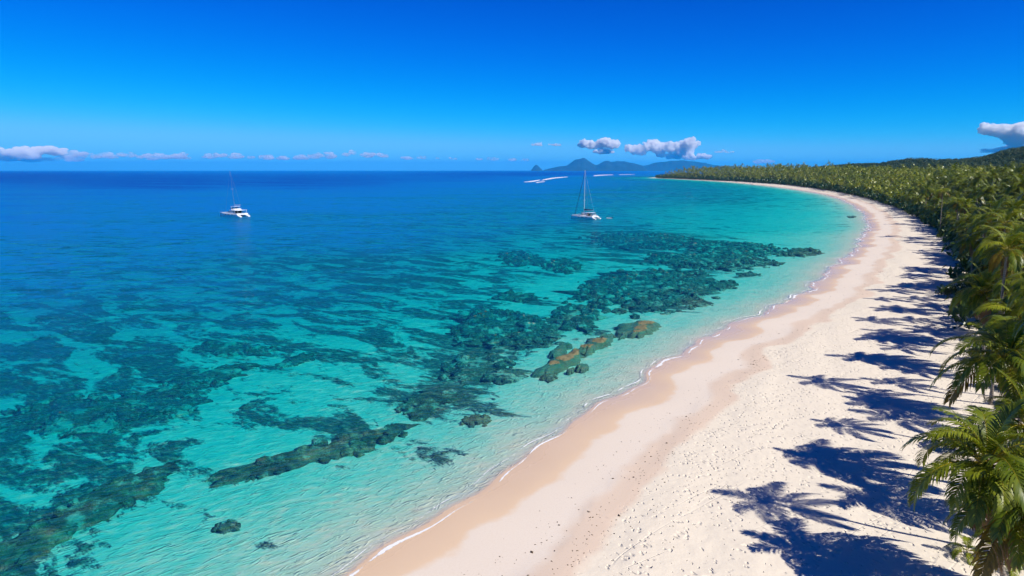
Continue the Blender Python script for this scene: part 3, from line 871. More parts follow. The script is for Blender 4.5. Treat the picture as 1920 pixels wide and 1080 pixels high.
c = t.mix(t.mr(n2, .55, .8, 0, .6), c, (.07, .065, .04))
rock_mat = t.done(t.principled(c, .75, .25, t.bump(n2, 1.0, .25)))
def mound(name, p1, p2, w, label, cat, group, mat, h_, seed, z0=-.9, flat=2.0, edge=.4, na=150, nr=12, jag=.5):
    A = at(*p1, z0)[:2]; B = at(*p2, z0)[:2]; M_ = (np.array(p1) + np.array(p2)) / 2
    C_ = (A + B) / 2; a = (B - A) / 2
    b = (at(M_[0], M_[1] - w, z0)[:2] - at(M_[0], M_[1] + w, z0)[:2]) / 2
    zc = gz(*C_)
    if name == 'rock': h_ = (h_ - zc) / 1.1
    ths = np.linspace(0, 2 * math.pi, na, endpoint=False)
    pts = []
    for j in range(1, nr + 1):
        for th in ths:
            rho = j / nr
            e = 1 + edge * (mnoise.fractal(Vector((math.cos(th) * 1.3 + seed, math.sin(th) * 1.3, seed * .7)), .8, 2.0, 5) * 1.1 + .35 * mnoise.fractal(Vector((math.cos(th) * 5 + seed, math.sin(th) * 5, seed)), .6, 2.0, 4))
            q_ = a * math.cos(th) * rho * e + b * math.sin(th) * rho * e
            nv = mnoise.noise_vector(Vector(((q_[0] + C_[0]) * .45, (q_[1] + C_[1]) * .45, seed))); nv2 = mnoise.noise_vector(Vector(((q_[0] + C_[0]) * 1.4, (q_[1] + C_[1]) * 1.4, seed)))
            am = jag * min(np.linalg.norm(a), np.linalg.norm(b)) * rho ** 2
            pts.append((q_[0] + (nv.x + .5 * nv2.x) * am, q_[1] + (nv.y + .5 * nv2.y) * am, rho))
    pts = np.array([(0, 0, 0)] + pts); bz = ground_z(pts[:, 0] + C_[0], pts[:, 1] + C_[1])
    V = []
    for (qx, qy, rho), z_ in zip(pts, bz):
        n_ = mnoise.fractal(Vector(((qx + C_[0]) * .35, (qy + C_[1]) * .35, seed)), 1.0, 2.0, 4)
        hh = h_ * max(0, 1 - rho ** flat) ** .6 * (1 + .38 * n_)
        V.append((qx, qy, z_ - zc + hh - .12 * (rho > .999)))
    F_ = []
    for j in range(nr - 1):
        for k_ in range(na):
            F_.append((1 + j * na + k_, 1 + (j + 1) * na + k_, 1 + (j + 1) * na + (k_ + 1) % na, 1 + j * na + (k_ + 1) % na))
    for k_ in range(0, na, 2):
        F_.append((0, 1 + k_, 1 + (k_ + 1) % na, 1 + (k_ + 2) % na))
    o = link(name, mk_mesh(name, V, F_), None, mat); o.location = (C_[0], C_[1], zc)
    tag(o, label, cat, group)
    if name == 'reef_patch':
        g = np.random.default_rng(int(seed * 10)); area = math.pi * abs(a[0] * b[1] - a[1] * b[0]); nh = int(np.clip(area * .35, 14, 420))
        th = g.uniform(0, 6.283, nh); rh = np.sqrt(g.uniform(.1, 1.0, nh)) * np.where(g.random(nh) < .28, 1.28, 1.0)
        qx = a[0] * np.cos(th) * rh + b[0] * np.sin(th) * rh; qy = a[1] * np.cos(th) * rh + b[1] * np.sin(th) * rh
        hz = ground_z(qx + C_[0], qy + C_[1]); Vh = []; Th = []
        for i_ in range(nh):
            r_ = g.uniform(.18, .75) * (1.3 if rh[i_] < .9 else .9) * min(1.6, max(.5, math.sqrt(area) / 9))
            base_h = h_ * max(0, 1 - rh[i_] ** flat) ** .6 * .8 if rh[i_] < 1 else 0
            top_lim = -.10 - hz[i_] - base_h
            sq = min(r_ * g.uniform(.45, .9), max(.12, top_lim))
            M3 = CORAL[int(g.integers(0, len(CORAL)))]; an = g.uniform(0, 6.28); ca, sa = math.cos(an), math.sin(an)
            W = M3[0] * (r_ * g.uniform(.7, 1.5), r_, sq); W = np.stack([W[:, 0] * ca - W[:, 1] * sa, W[:, 0] * sa + W[:, 1] * ca, W[:, 2]], 1)
            Vh.append(W + (qx[i_], qy[i_], hz[i_] - zc + base_h)); Th.append(M3[1] + i_ * len(M3[0]))
        c_ = link('coral_heads', mk_mesh('coral_heads', np.vstack(Vh), np.vstack(Th)), o, mat); tag(c_, kind='stuff')
    return o
CORAL = []
for k_ in range(6):
    bm = bmesh.new(); bmesh.ops.create_icosphere(bm, subdivisions=2, radius=1)
    Vc = np.array([tuple(v.co) for v in bm.verts]); Fc = np.array([[v.index for v in f_.verts] for f_ in bm.faces]); bm.free()
    Vc = Vc * np.array([1 + .55 * mnoise.fractal(Vector(c) * 1.4 + Vector((k_ * 7.0, 0, 0)), .8, 2.0, 3) for c in Vc])[:, None]; CORAL.append((Vc, Fc))
reefs = [
 ((1085,545),(1322,532),34,'largest dark green reef patch, lying beyond the chain of tan rocks',reef_mat,.6),
 ((1110,445),(1300,452),13,'long blue green reef patch on the side facing the moored sailing catamaran',reef_mat,.6),
 ((1290,462),(1460,468),12,'wide dark reef patch between the long blue green one and the bay shallows',reef_mat,.6),
 ((1215,484),(1440,492),13,'long dark reef patch just seaward of the pale grey flat reef',reef_mat,.6),
 ((1468,476),(1530,472),7,'pale grey flat reef near the curve of the beach',brown_mat,.5),
 ((1036,590),(1126,594),22,'round dark reef head beside the far end of the rock chain',reef_mat,.7),
 ((850,600),(1042,622),34,'broad deep green reef patch seaward of the near rocks',reef_mat,.6),
 ((830,690),(975,690),26,'olive green reef patch joining the deep green one to the brown ridge',reef_mat,.5),
 ((742,768),(860,735),20,'reddish brown reef ridge next to the olive green patch',brown_mat,.6),
 ((425,892),(765,806),20,'long tan brown reef ridge parallel to the beach',brown_mat,.7),
 ((286,778),(386,742),15,'small sharp edged dark oval reef in the turquoise shallows',reef_mat,.6),
 ((285,732),(466,688),18,'dark grey reef tongue behind the small oval reef',reef_mat,.6),
 ((-60,1075),(310,876),34,'long brown green reef bank bordering the pale sandy lagoon',brown_mat,.8),
 ((404,994),(444,986),8,'lone small dark coral head in the pale sandy lagoon',reef_mat,.5),
 ((862,794),(918,788),11,'small olive weed covered reef between brown ridge and beach',brown_mat,.5),
 ((1015,710),(1045,706),9,'tiny olive weed clump just below the tan rocks',brown_mat,.4),
 ((925,556),(1012,556),9,'purple grey reef patch beyond the deep green reef',brown_mat,.5),
 ((1322,536),(1382,533),9,'compact navy dark reef head beside the largest reef patch',reef_mat,.6),
 ((1148,582),(1178,581),5,'small flat brown reef off the edge of the largest reef patch',brown_mat,.5),
 ((1205,577),(1255,574),8,'mottled dark reef between largest reef patch and beach shallows',reef_mat,.5),
 ((1278,563),(1330,572),8,'broken grey brown reef closest to the beach shallows',brown_mat,.5),
 ((1380,513),(1425,514),4,'thin dark reef sliver in the bay shallows',reef_mat,.4),
 ((1020,496),(1085,498),11,'navy reef patch inshore of the drop off',reef_mat,.6),
 ((940,482),(1010,486),12,'navy reef patch at the lip of the drop off',reef_mat,.6),
 ((0,780),(280,765),30,'wide dusky reef bed behind the long brown green bank',reef_mat,.5),
 ((360,650),(520,652),12,'dusky reef streak out past the dark grey tongue',reef_mat,.5),
 ((530,680),(590,664),9,'grey reef streak beside the dusky streak',reef_mat,.5),
 ((1590,408),(1604,408),2,'tiny dark reef speck near the sand of the inner bay',reef_mat,.4),
]
for i, (p1, p2, w, lab, mt, h_) in enumerate(reefs):
    mound('reef_patch', p1, p2, w, lab, 'reef', 'reef patches in the bay', mt, h_, i * 3.1 + 1)
rocks = [
 ((1012,692),(1092,657),11,'long tan rock at the near end of the rock chain',.16),
 ((1078,656),(1152,624),11,'curved tan rock in the middle of the rock chain',.15),
 ((1152,616),(1232,608),13,'humped olive rock at the far end of the rock chain',.19),
 ((1028,660),(1074,640),8,'flat grey green rock lying seaward of the middle of the chain',.06),
 ((1080,686),(1105,683),5,'small rounded tan rock on the beach side of the chain',.08),
 ((1062,692),(1078,688),3.5,'smallest dark rock next to the small rounded one',.04),
]
for i, (p1, p2, w, lab, h_) in enumerate(rocks):
    mound('rock', p1, p2, w, lab, 'rock', 'rock chain off the beach', rock_mat, h_, i * 5.3 + 2, -.1, 4.5, .35, 90, 16, .35)

# ------------------------------------------------------------------ foam
t = NT('foam')
P = t.pos(); ac = t.attr('across')
lace = t.noise(P, 2.6, 4, .7, .8); lace2 = t.noise(P, .22, 2)
thr = t.math('ADD', t.math('MULTIPLY', t.math('ABSOLUTE', ac), .55), t.mr(lace2, .38, .62, .42, -.16))
al = t.mr(t.math('SUBTRACT', lace, thr), .12, .30, 0, .92, True)
wht = t.shader('ShaderNodeBsdfDiffuse', Color=(.82, .83, .82))
foam_mat = t.done(t.mixs(al, t.shader('ShaderNodeBsdfTransparent', Color=(1, 1, 1)), wht))
def ribbon(pts, wid, zoff, seed):
    V = []; A = []; n = len(pts)
    for i, p in enumerate(pts):
        d = pts[min(i + 1, n - 1)] - pts[max(i - 1, 0)]; d = d / (np.linalg.norm(d) + 1e-9); nn = np.array([-d[1], d[0]])
        for k_, q_ in enumerate((-1, -.35, .35, 1)):
            w_ = wid[i] * q_; xy = p + nn * w_
            V.append((xy[0], xy[1], 0)); A.append(q_)
    V = np.array(V); V[:, 2] = np.maximum(ground_z(V[:, 0], V[:, 1]), 0) + zoff
    i = np.arange(n - 1)[:, None]; j = np.arange(3)[None, :]
    f_ = np.stack([i * 4 + j, i * 4 + j + 1, (i + 1) * 4 + j + 1, (i + 1) * 4 + j], -1).reshape(-1, 4)
    return V, f_, A
dense = []
for i in range(30, len(SHORE) - 60):
    a, b = SHORE[i], SHORE[i + 1]; L_ = np.linalg.norm(b - a); r0 = np.linalg.norm(a)
    if r0 > 2400: break
    st = .25 + r0 * .004
    for k_ in range(max(1, int(L_ / st))): dense.append(a + (b - a) * (k_ * st / L_))
dense = np.array(dense)
dd = np.gradient(dense, axis=0); dd /= np.linalg.norm(dd, axis=1)[:, None] + 1e-9
nn_ = np.stack([dd[:, 1], -dd[:, 0]], 1)       # to the land
Vs = []; Fs = []; As = []; off = 0
arc = np.concatenate([[0], np.cumsum(np.linalg.norm(np.diff(dense, axis=0), axis=1))])
for li, (o0, amp, w0) in enumerate(((0.35, .6, .22), (-1.0, .5, .11))):
    w_ = wob(dense[:, 0], dense[:, 1])
    sc_ = np.sin(arc * .21 + li * 2.1) * .5 + np.sin(arc * .083 + li) * .6 + np.abs(np.sin(arc * .13 + li * .7)) * .6
    pp = dense + nn_ * (-w_ + o0 + amp * sc_ * .6)[:, None]
    wd_ = w0 * (.55 + .8 * np.clip(np.sin(arc * .09 + li * 1.7) + .3 * np.sin(arc * .31), 0, 1.3)) * (1 + np.linalg.norm(dense, axis=1) / 500)
    V, f_, A = ribbon(pp, wd_, .02 + .004 * li, li); Vs.append(V); Fs.append(f_ + off); As += list(A); off += len(V)
me = mk_mesh('foam', np.vstack(Vs), np.vstack(Fs)); add_attr(me, 'across', As)
o = link('foam', me, None, foam_mat); tag(o, 'thin white foam of the swash along the waterline', 'foam', None, 'stuff')
# breakers on the outer reef
t = NT('breaker foam')
P = t.pos(); lace = t.noise(t.mapping(P, (.05, .16, 1)), 1.0, 4, .7)
al = t.mr(t.math('SUBTRACT', lace, t.math('MULTIPLY', t.math('ABSOLUTE', t.attr('across')), .25)), .24, .38, 0, .95, True)
break_mat = t.done(t.mixs(al, t.shader('ShaderNodeBsdfTransparent', Color=(1, 1, 1)), t.shader('ShaderNodeBsdfDiffuse', Color=(.85, .85, .84))))
def breaker(pxs, half, label):
    pts = catmull([at(u, v, 0)[:2] for u, v in pxs], 10); n = len(pts); V = []; A = []
    for i, p in enumerate(pts):
        e = math.sin(math.pi * min(1, max(0, i / (n - 1)))) ** .6
        for q_ in (-1, -.5, 0, .5, 1):
            V.append((p[0], p[1] + q_ * half * e * (p[1] / 1500), .06 + .9 * (1 - abs(q_)) ** 1.5 * e)); A.append(q_)
    i = np.arange(n - 1)[:, None]; j = np.arange(4)[None, :]
    f_ = np.stack([i * 5 + j, (i + 1) * 5 + j, (i + 1) * 5 + j + 1, i * 5 + j + 1], -1).reshape(-1, 4)
    me = mk_mesh('breaking_wave', V, f_); add_attr(me, 'across', A)
    o = link('breaking_wave', me, None, break_mat); tag(o, label, 'wave', 'waves breaking on the outer reef')
breaker([(982,341.5),(995,340.5),(1006,338.8),(1013,337.4)], 60, 'short white breaker of the outer reef, furthest from the palm point')
breaker([(1015,338.5),(1025,336.2),(1038,334),(1052,332.6),(1066,331.6)], 60, 'longest white breaker of the outer reef, behind the sailing catamaran')
breaker([(1004,342.8),(1012,341.6),(1022,340.6)], 30, 'faint low breaker in front of the longest one')
breaker([(1112,330.2),(1124,328.8),(1136,328.2),(1150,327.6)], 60, 'thin white breaker seen between the mast and the palm point')
breaker([(1160,327.6),(1175,327.2),(1190,327.2)], 40, 'faintest thin breaker off the tip of the palm point')

# ------------------------------------------------------------------ drift line on the beach
g = np.random.default_rng(77); V = []; T_ = []
for k_ in range(2600):
    i = int(len(dense) * g.uniform(0, 1) ** 1.7 * .6); base_ = dense[i]; 
    if g.random() < .55: so = 11.6 + g.normal() * .9
    elif g.random() < .5: so = 8.2 + g.normal() * .8
    else: so = g.uniform(9, 22)
    p = base_ + nn_[i] * so + g.normal(size=2) * .3
    sz = g.uniform(.02, .055) * (2.0 if g.random() < .08 else 1); z_ = 0
    V.append((p[0], p[1], sz))
P_ = np.array(V); zg = ground_z(P_[:, 0], P_[:, 1]); V = []
octa = np.array([(1, 0, 0), (-1, 0, 0), (0, 1, 0), (0, -1, 0), (0, 0, .5), (0, 0, -.4)])
otri = np.array([(0, 2, 4), (2, 1, 4), (1, 3, 4), (3, 0, 4), (2, 0, 5), (1, 2, 5), (3, 1, 5), (0, 3, 5)])
Vs = []; Ts = []
for k_, ((px_, py_, sz), z_) in enumerate(zip(P_, zg)):
    a = g.uniform(0, 6.28); st = g.uniform(.7, 1.9); M = np.array([[math.cos(a) * st, -math.sin(a), 0], [math.sin(a) * st, math.cos(a), 0], [0, 0, 1]])
    Vs.append((octa * (1 + g.uniform(-.25, .25, (6, 3)))) @ M.T * sz + (px_, py_, z_ + sz * .25)); Ts.append(otri + 6 * k_)
o = link('beach_debris', mk_mesh('beach_debris', np.vstack(Vs), np.vstack(Ts), False), None, simple_mat('dry weed and shell', (.10, .065, .035), .9, .6, 1.5))
tag(o, 'scattered dry weed and coral bits of the drift line on the sand', 'debris', None, 'stuff')
# ------------------------------------------------------------------ boats
gel = simple_mat('white boat gelcoat', (.78, .79, .79), .25, .04, 1.0, .5)
dark_glass = simple_mat('dark tinted glass', (.012, .015, .02), .08, .1, 2, .6)
navy = simple_mat('navy canvas', (.015, .025, .07), .8, .2, 3)
alloy = simple_mat('mast alloy', (.55, .57, .58), .35, .05, 3)
deckm = simple_mat('grey deck', (.45, .45, .43), .8, .1, 3)
antifoul = simple_mat('dark bottom paint', (.02, .03, .05), .7, .1, 3)
rubber = simple_mat('grey rubber tube', (.5, .52, .53), .6, .08, 3)
wire = simple_mat('rigging wire', (.25, .26, .27), .4, .1, 3)
def bm_obj(name, bm, mat, parent):
    me = bpy.data.meshes.new(name); bm.to_mesh(me); bm.free()
    return link(name, me, parent, mat)
def quads_obj(name, V, Q, mat, parent, smooth=False):
    return link(name, mk_mesh(name, V, Q, smooth), parent, mat)
def loft(name, secs, mat, parent, smooth=False):
    """closed loft through equal-length closed sections"""
    bm = bmesh.new(); rows = [[bm.verts.new(p) for p in sec] for sec in secs]; m = len(secs[0])
    for a, b in zip(rows[:-1], rows[1:]):
        for k_ in range(m):
            try: bm.faces.new((a[k_], a[(k_ + 1) % m], b[(k_ + 1) % m], b[k_]))
            except ValueError: pass
    bm.faces.new(rows[0][::-1]); bm.faces.new(rows[-1])
    bmesh.ops.recalc_face_normals(bm, faces=bm.faces)
    o = bm_obj(name, bm, mat, parent)
    if smooth:
        for p in o.data.polygons: p.use_smooth = True
    return o
def rod(name, a, b, r, mat, parent, r2=None, m=6):
    V, Q = tube_geo([a, (np.array(a) + np.array(b)) / 2, b], [r, ((r2 or r) + r) / 2, r2 or r], m)
    return quads_obj(name, V, Q, mat, parent, True)
def box(name, x0, x1, y0, y1, z0, z1, mat, parent, bev=.05):
    bm = bmesh.new(); bmesh.ops.create_cube(bm, size=1)
    for v in bm.verts:
        v.co = ((x0 + x1) / 2 + v.co.x * (x1 - x0), (y0 + y1) / 2 + v.co.y * (y1 - y0), (z0 + z1) / 2 + v.co.z * (z1 - z0))
    if bev: bmesh.ops.bevel(bm, geom=bm.edges[:], offset=bev, segments=2, affect='EDGES')
    return bm_obj(name, bm, mat, parent)
def cat_hull(L, yc, bw, hd, parent, name='hull'):
    secs = []
    for t_, w, zt, zk in ((0, .78, .32, -.05), (.05, .86, .34, -.2), (.09, .9, .62, -.3), (.13, .93, 1.0, -.4), (.3, 1, 1.0, -.55), (.5, 1, 1.03, -.6), (.7, .92, 1.07, -.6), (.85, .66, 1.12, -.55), (.95, .3, 1.16, -.45), (1.0, .05, 1.18, -.3)):
        x_ = -L / 2 + L * t_; w *= bw; zt *= hd
        secs.append([(x_, yc - w * .92, zt), (x_, yc - w, zt * .75), (x_, yc - w * .85, .15), (x_, yc - w * .45, zk * .7), (x_, yc, zk),
                     (x_, yc + w * .45, zk * .7), (x_, yc + w * .85, .15), (x_, yc + w, zt * .75), (x_, yc + w * .92, zt)])
    o = loft(name, secs, gel, parent, False)
    for sd in (-1, 1):
        for x0, x1 in ((-.05, .06), (.12, .19), (-.2, -.12)):
            box('hull_window', L * x0, L * x1, yc + sd * bw * .985 - .02, yc + sd * bw * .985 + .02, hd * .58, hd * .74, dark_glass, o, .015)
    for k_, (x0, z0) in enumerate(((-L * .46, .34), (-L * .43, .62))):
        box('stern_step', x0 - .18, x0 + .18, yc - bw * .7, yc + bw * .7, hd * z0 - .02, hd * z0 + .04, deckm, o, .01)
    return o
def boat_root(name, label, u, v, heading):
    r = link(name, None); p = at(u, v, 0); r.location = (p[0], p[1], 0); r.rotation_euler = (0, 0, heading); r.empty_display_size = 2
    tag(r, label, 'boat'); return r
def cabin_loft(name, x0, x1, hw, z0, z1, rake_f, rake_b, mat, parent, taper=.82):
    secs = []
    for w_, z_ in ((0, z0), (.55, z0 + (z1 - z0) * .62), (.85, z0 + (z1 - z0) * .93), (1, z1)):
        xa = x0 + rake_b * w_; xb = x1 - rake_f * w_; h_ = hw * (1 - (1 - taper) * w_); r_ = .9
        secs.append([(xa, -h_ + r_, z_), (xa + r_ * .6, -h_, z_), (xb - 2 * r_, -h_, z_), (xb - r_ * .5, -h_ * .7, z_), (xb, -h_ * .3, z_), (xb, h_ * .3, z_), (xb - r_ * .5, h_ * .7, z_), (xb - 2 * r_, h_, z_), (xa + r_ * .6, h_, z_), (xa, h_ - r_, z_)])
    return loft(name, secs, mat, parent)
def guard_rail(L, y, z, x0, x1, parent):
    n = 6
    Vs = []; Qs = []; off = 0
    def add(a, b, r):
        nonlocal off
        V, Q = tube_geo([a, b], [r, r], 4); Vs.append(V); Qs.append(Q + off); off += len(V)
    for i in range(n + 1):
        xx = x0 + (x1 - x0) * i / n; add((xx, y, z), (xx, y, z + .7), .018)
    for hh in (.38, .7): add((x0, y, z + hh), (x1, y, z + hh), .012)
    quads_obj('guard_rail', np.vstack(Vs), np.vstack(Qs), alloy, parent)

# people: one continuous skinned body for each pose
def skin_person(pose):
    J = {'pel': (0, 0, .95), 'chest': (0, 0, 1.30), 'neck': (0, 0, 1.47), 'head': (.02, 0, 1.62), 'crown': (.02, 0, 1.74)}
    if pose == 'sit':
        J = {k_: (a, b, c - .45) for k_, (a, b, c) in J.items()}
        legs = {s_: [(.0, .10 * s_, .50), (.42, .12 * s_, .50), (.45, .12 * s_, .08), (.58, .13 * s_, .05)] for s_ in (-1, 1)}
    else:
        legs = {s_: [(0, .10 * s_, .88), (.03, .12 * s_, .48), (-.02 if s_ > 0 else .04, .13 * s_, .08), (.13, .15 * s_, .04)] for s_ in (-1, 1)}
    zc = J['chest'][2]
    if pose == 'wave': arms = {1: [(0, .20, zc + .08), (.12, .38, zc + .0), (.25, .42, zc + .25), (.28, .43, zc + .36)], -1: [(0, -.20, zc + .08), (0, -.27, zc - .2), (.08, -.27, zc - .44), (.1, -.27, zc - .54)]}
    else: arms = {s_: [(0, .20 * s_, zc + .08), (0, .27 * s_, zc - .2), (.14, .24 * s_, zc - .42), (.2, .22 * s_, zc - .5)] for s_ in (-1, 1)}
    vs_ = []; es = []; rs = []
    def av(p, r): vs_.append(p); rs.append(r); return len(vs_) - 1
    pel = av(J['pel'], .155); ch = av(J['chest'], .165); nk = av(J['neck'], .06); hd_ = av(J['head'], .10); cr = av(J['crown'], .085)
    es += [(pel, ch), (ch, nk), (nk, hd_), (hd_, cr)]
    for s_ in (-1, 1):
        pr = pel
        for p, r in zip(legs[s_], (.095, .065, .045, .04)): i_ = av(p, r); es.append((pr, i_)); pr = i_
        pr = ch
        for p, r in zip(arms[s_], (.062, .045, .035, .04)): i_ = av(p, r); es.append((pr, i_)); pr = i_
    me = bpy.data.meshes.new('person'); me.from_pydata(vs_, es, []); me.update()
    o = bpy.data.objects.new('person_build', me); COL.objects.link(o)
    o.modifiers.new('skin', 'SKIN'); o.modifiers.new('sub', 'SUBSURF').levels = 1
    sl = me.skin_vertices[0].data
    for i_, r in enumerate(rs): sl[i_].radius = (r, r)
    sl[0].use_root = True
    dg = bpy.context.evaluated_depsgraph_get(); out = bpy.data.meshes.new_from_object(o.evaluated_get(dg))
    bpy.data.objects.remove(o)
    for p in out.polygons:
        p.use_smooth = True; c = p.center
        hipz = J['pel'][2]
        if c.z > J['neck'][2] + .10 and (c.x < .0 or c.z > J['head'][2] + .1): p.material_index = 3
        elif c.z > J['neck'][2] - .03: p.material_index = 0
        elif abs(c.y) > .24 and c.z < zc - .05 and c.z > .2 and pose != 'sit': p.material_index = 0
        elif c.z > hipz + .02: p.material_index = 1
        elif c.z > (hipz - .45 if pose != 'sit' else .30): p.material_index = 2
        else: p.material_index = 0
    return out
skin_m = simple_mat('skin', (.42, .25, .17), .6, .08, 4); hair_m = simple_mat('dark hair', (.03, .02, .015), .6, .2, 4)
cloth = {n_: simple_mat(n_ + ' cloth', c_, .8, .1, 4) for n_, c_ in (('red', (.45, .05, .04)), ('navy', (.02, .03, .09)), ('white', (.7, .7, .68)), ('orange', (.55, .2, .05)), ('black', (.02, .02, .02)), ('teal', (.05, .25, .27)))}
pose_mesh = {p_: skin_person(p_) for p_ in ('stand', 'wave', 'sit')}
def person(root, lx, ly, lz, yaw, pose, shirt, pants, label):
    me = pose_mesh[pose].copy(); me.materials.clear()
    for m_ in (skin_m, cloth[shirt], cloth[pants], hair_m): me.materials.append(m_)
    o = link('person', me); h_ = root.rotation_euler.z; c_, s_ = math.cos(h_), math.sin(h_)
    o.location = (root.location.x + lx * c_ - ly * s_, root.location.y + lx * s_ + ly * c_, lz); o.rotation_euler = (0, 0, h_ + yaw)
    tag(o, label, 'person', 'people aboard the sailing catamaran')

HEAD = math.pi - R(33)
cat = boat_root('sailing_catamaran', 'white sailing catamaran at anchor with tall bare mast and navy sail cover', 1098, 410.5, HEAD)
L = 15.0; B = 7.6
for yc in (-B / 2 + .95, B / 2 - .95): cat_hull(L, yc, .95, 1.75, cat)
box('bridge_deck', -L * .37, L * .16, -B / 2 + 1.6, B / 2 - 1.6, .95, 1.72, gel, cat, .12)
box('deck', -L * .36, L * .16, -B / 2 + .3, B / 2 - .3, 1.74, 1.84, deckm, cat, .03)
V = [(L * .16, -B / 2 + 1.7, 1.72), (L * .44, -B / 2 + 1.3, 1.9), (L * .44, B / 2 - 1.3, 1.9), (L * .16, B / 2 - 1.7, 1.72)]
quads_obj('trampoline', V, [(0, 1, 2, 3)], navy, cat)
rod('crossbeam', (L * .445, -B / 2 + .9, 1.95), (L * .445, B / 2 - .9, 1.95), .12, alloy, cat)
cab = cabin_loft('cabin', -L * .14, L * .20, B * .34, 1.8, 3.25, 1.9, .15, gel, cat)
for sd in (-1, 1):
    for x0, x1 in ((-.11, -.03), (-.02, .05), (.055, .10)):
        box('cabin_window', L * x0, L * x1, sd * (B * .34 - .26) - .05, sd * (B * .34 - .26) + .05, 2.35, 2.85, dark_glass, cab, .03)
for k_ in (-1, 0, 1):
    box('windscreen', L * .105, L * .125, k_ * 1.05 - .45, k_ * 1.05 + .45, 2.45, 2.9, dark_glass, cab, .03)
box('saloon_door', -L * .141, -L * .128, -1.1, 1.1, 1.86, 2.95, dark_glass, cab, .02)
bim = box('hardtop', -L * .33, -L * .05, -B * .31, B * .31, 3.42, 3.56, gel, cat, .06)
for xx in (-L * .31, -L * .16):
    for sd in (-1, 1): rod('post', (xx, sd * B * .28, 1.8), (xx, sd * B * .28, 3.45), .05, alloy, bim)
box('cockpit_bench', -L * .36, -L * .32, -B * .26, B * .26, 1.84, 2.3, gel, cat, .06)
mast = rod('mast', (L * .06, 0, 3.2), (L * .055, 0, 26.0), .17, alloy, cat, .10, 8)
for zz, hw in ((10.0, 1.25), (16.5, .9)): rod('spreader', (L * .06, -hw, zz), (L * .06, hw, zz), .05, alloy, mast)
boom = rod('boom', (L * .055, 0, 4.55), (-L * .30, 0, 4.75), .11, alloy, cat)
secs = []
for t_ in np.linspace(0, 1, 8):
    xx = L * .05 - L * .34 * t_; zz = 4.62 + .2 * t_; h_ = .75 - .42 * t_; w_ = .30 - .12 * t_
    secs.append([(xx, -w_, zz), (xx, -w_ * 1.1, zz + h_ * .4), (xx, -w_ * .3, zz + h_), (xx, w_ * .3, zz + h_), (xx, w_ * 1.1, zz + h_ * .4), (xx, w_, zz)])
loft('sail_cover', secs, navy, boom, True)
rod('furled_jib', (L * .44, 0, 2.1), (L * .07, 0, 24.0), .13, navy, cat, .06)
rod('forestay', (L * .445, 0, 2.0), (L * .06, 0, 25.6), .03, wire, cat)
rod('backstay', (-L * .34, 0, 3.5), (L * .055, 0, 25.4), .03, alloy, cat)
for sd in (-1, 1): rod('shroud', (-L * .02, sd * (B / 2 - .5), 1.9), (L * .055, 0, 22.0), .03, wire, cat)
for sd in (-1, 1): guard_rail(L, sd * (B / 2 - .35), 1.85, -L * .30, L * .42, cat)
DK = 1.85
person(cat, -L * .20, -1.6, DK, 2.0, 'stand', 'red', 'navy', 'standing person in a red top by the hardtop post of the catamaran')
person(cat, -L * .24, .9, DK, .6, 'stand', 'white', 'navy', 'standing person in a white top in the middle of the cockpit')
person(cat, -L * .28, 2.2, DK, 1.2, 'wave', 'orange', 'black', 'person in an orange top raising one arm in the cockpit')
person(cat, -L * .345, -1.0, DK, 0, 'sit', 'navy', 'white', 'seated person in a navy top on the cockpit bench')
person(cat, -L * .345, .5, DK, 0, 'sit', 'teal', 'black', 'seated person in a teal top on the cockpit bench')
person(cat, -L * .17, 2.4, DK, -1.8, 'stand', 'black', 'black', 'standing person dressed all in black by the cabin side')
person(cat, L * .25, -B / 2 + .9, 1.92, .5, 'stand', 'navy', 'black', 'standing person in a navy top on the catamaran foredeck')
person(cat, L * .22, -B / 2 + 1.0, 1.46, 2.6, 'sit', 'white', 'red', 'seated person in a white top on the catamaran foredeck')

mc = boat_root('motor_catamaran', 'white flybridge catamaran with thin raked mast lying alone in deep water', 440, 406, HEAD + R(4))
L = 15.5; B = 7.2; mc.scale = (1.1, 1.1, 1.03)
for yc in (-B / 2 + 1.0, B / 2 - 1.0): cat_hull(L, yc, 1.0, 1.9, mc)
box('bridge_deck', -L * .38, L * .24, -B / 2 + 1.7, B / 2 - 1.7, 1.0, 1.86, gel, mc, .12)
box('deck', -L * .37, L * .26, -B / 2 + .3, B / 2 - .3, 1.88, 1.98, deckm, mc, .03)
cab = cabin_loft('deckhouse', -L * .20, L * .22, B * .40, 1.95, 3.5, 2.0, .1, gel, mc, .86)
for sd in (-1, 1):
    for x0, x1 in ((-.18, -.08), (-.07, .02), (.03, .09)):
        box('cabin_window', L * x0, L * x1, sd * (B * .40 - .27) - .05, sd * (B * .40 - .27) + .05, 2.45, 3.05, dark_glass, cab, .03)
for k_ in (-1, 0, 1): box('windscreen', L * .115, L * .135, k_ * 1.2 - .52, k_ * 1.2 + .52, 2.6, 3.1, dark_glass, cab, .03)
box('saloon_door', -L * .203, -L * .190, -1.9, 1.9, 2.0, 3.2, dark_glass, cab, .02)
rf = box('cockpit_roof', -L * .40, L * .02, -B * .42, B * .42, 3.52, 3.72, gel, mc, .07)
for sd in (-1, 1): rod('post', (-L * .37, sd * B * .38, 1.9), (-L * .38, sd * B * .38, 3.55), .07, gel, rf)
fly = cabin_loft('flybridge', -L * .22, L * .06, B * .30, 3.7, 4.45, .9, .1, gel, mc, .9)
box('flybridge_screen', L * .012, L * .030, -B * .2, B * .2, 4.35, 4.75, dark_glass, fly, .02)
ft = box('flybridge_roof', -L * .17, L * .02, -B * .25, B * .25, 5.55, 5.7, gel, mc, .06)
for xx in (-L * .15, L * .0):
    for sd in (-1, 1): rod('post', (xx, sd * B * .22, 4.3), (xx, sd * B * .22, 5.58), .05, alloy, ft)
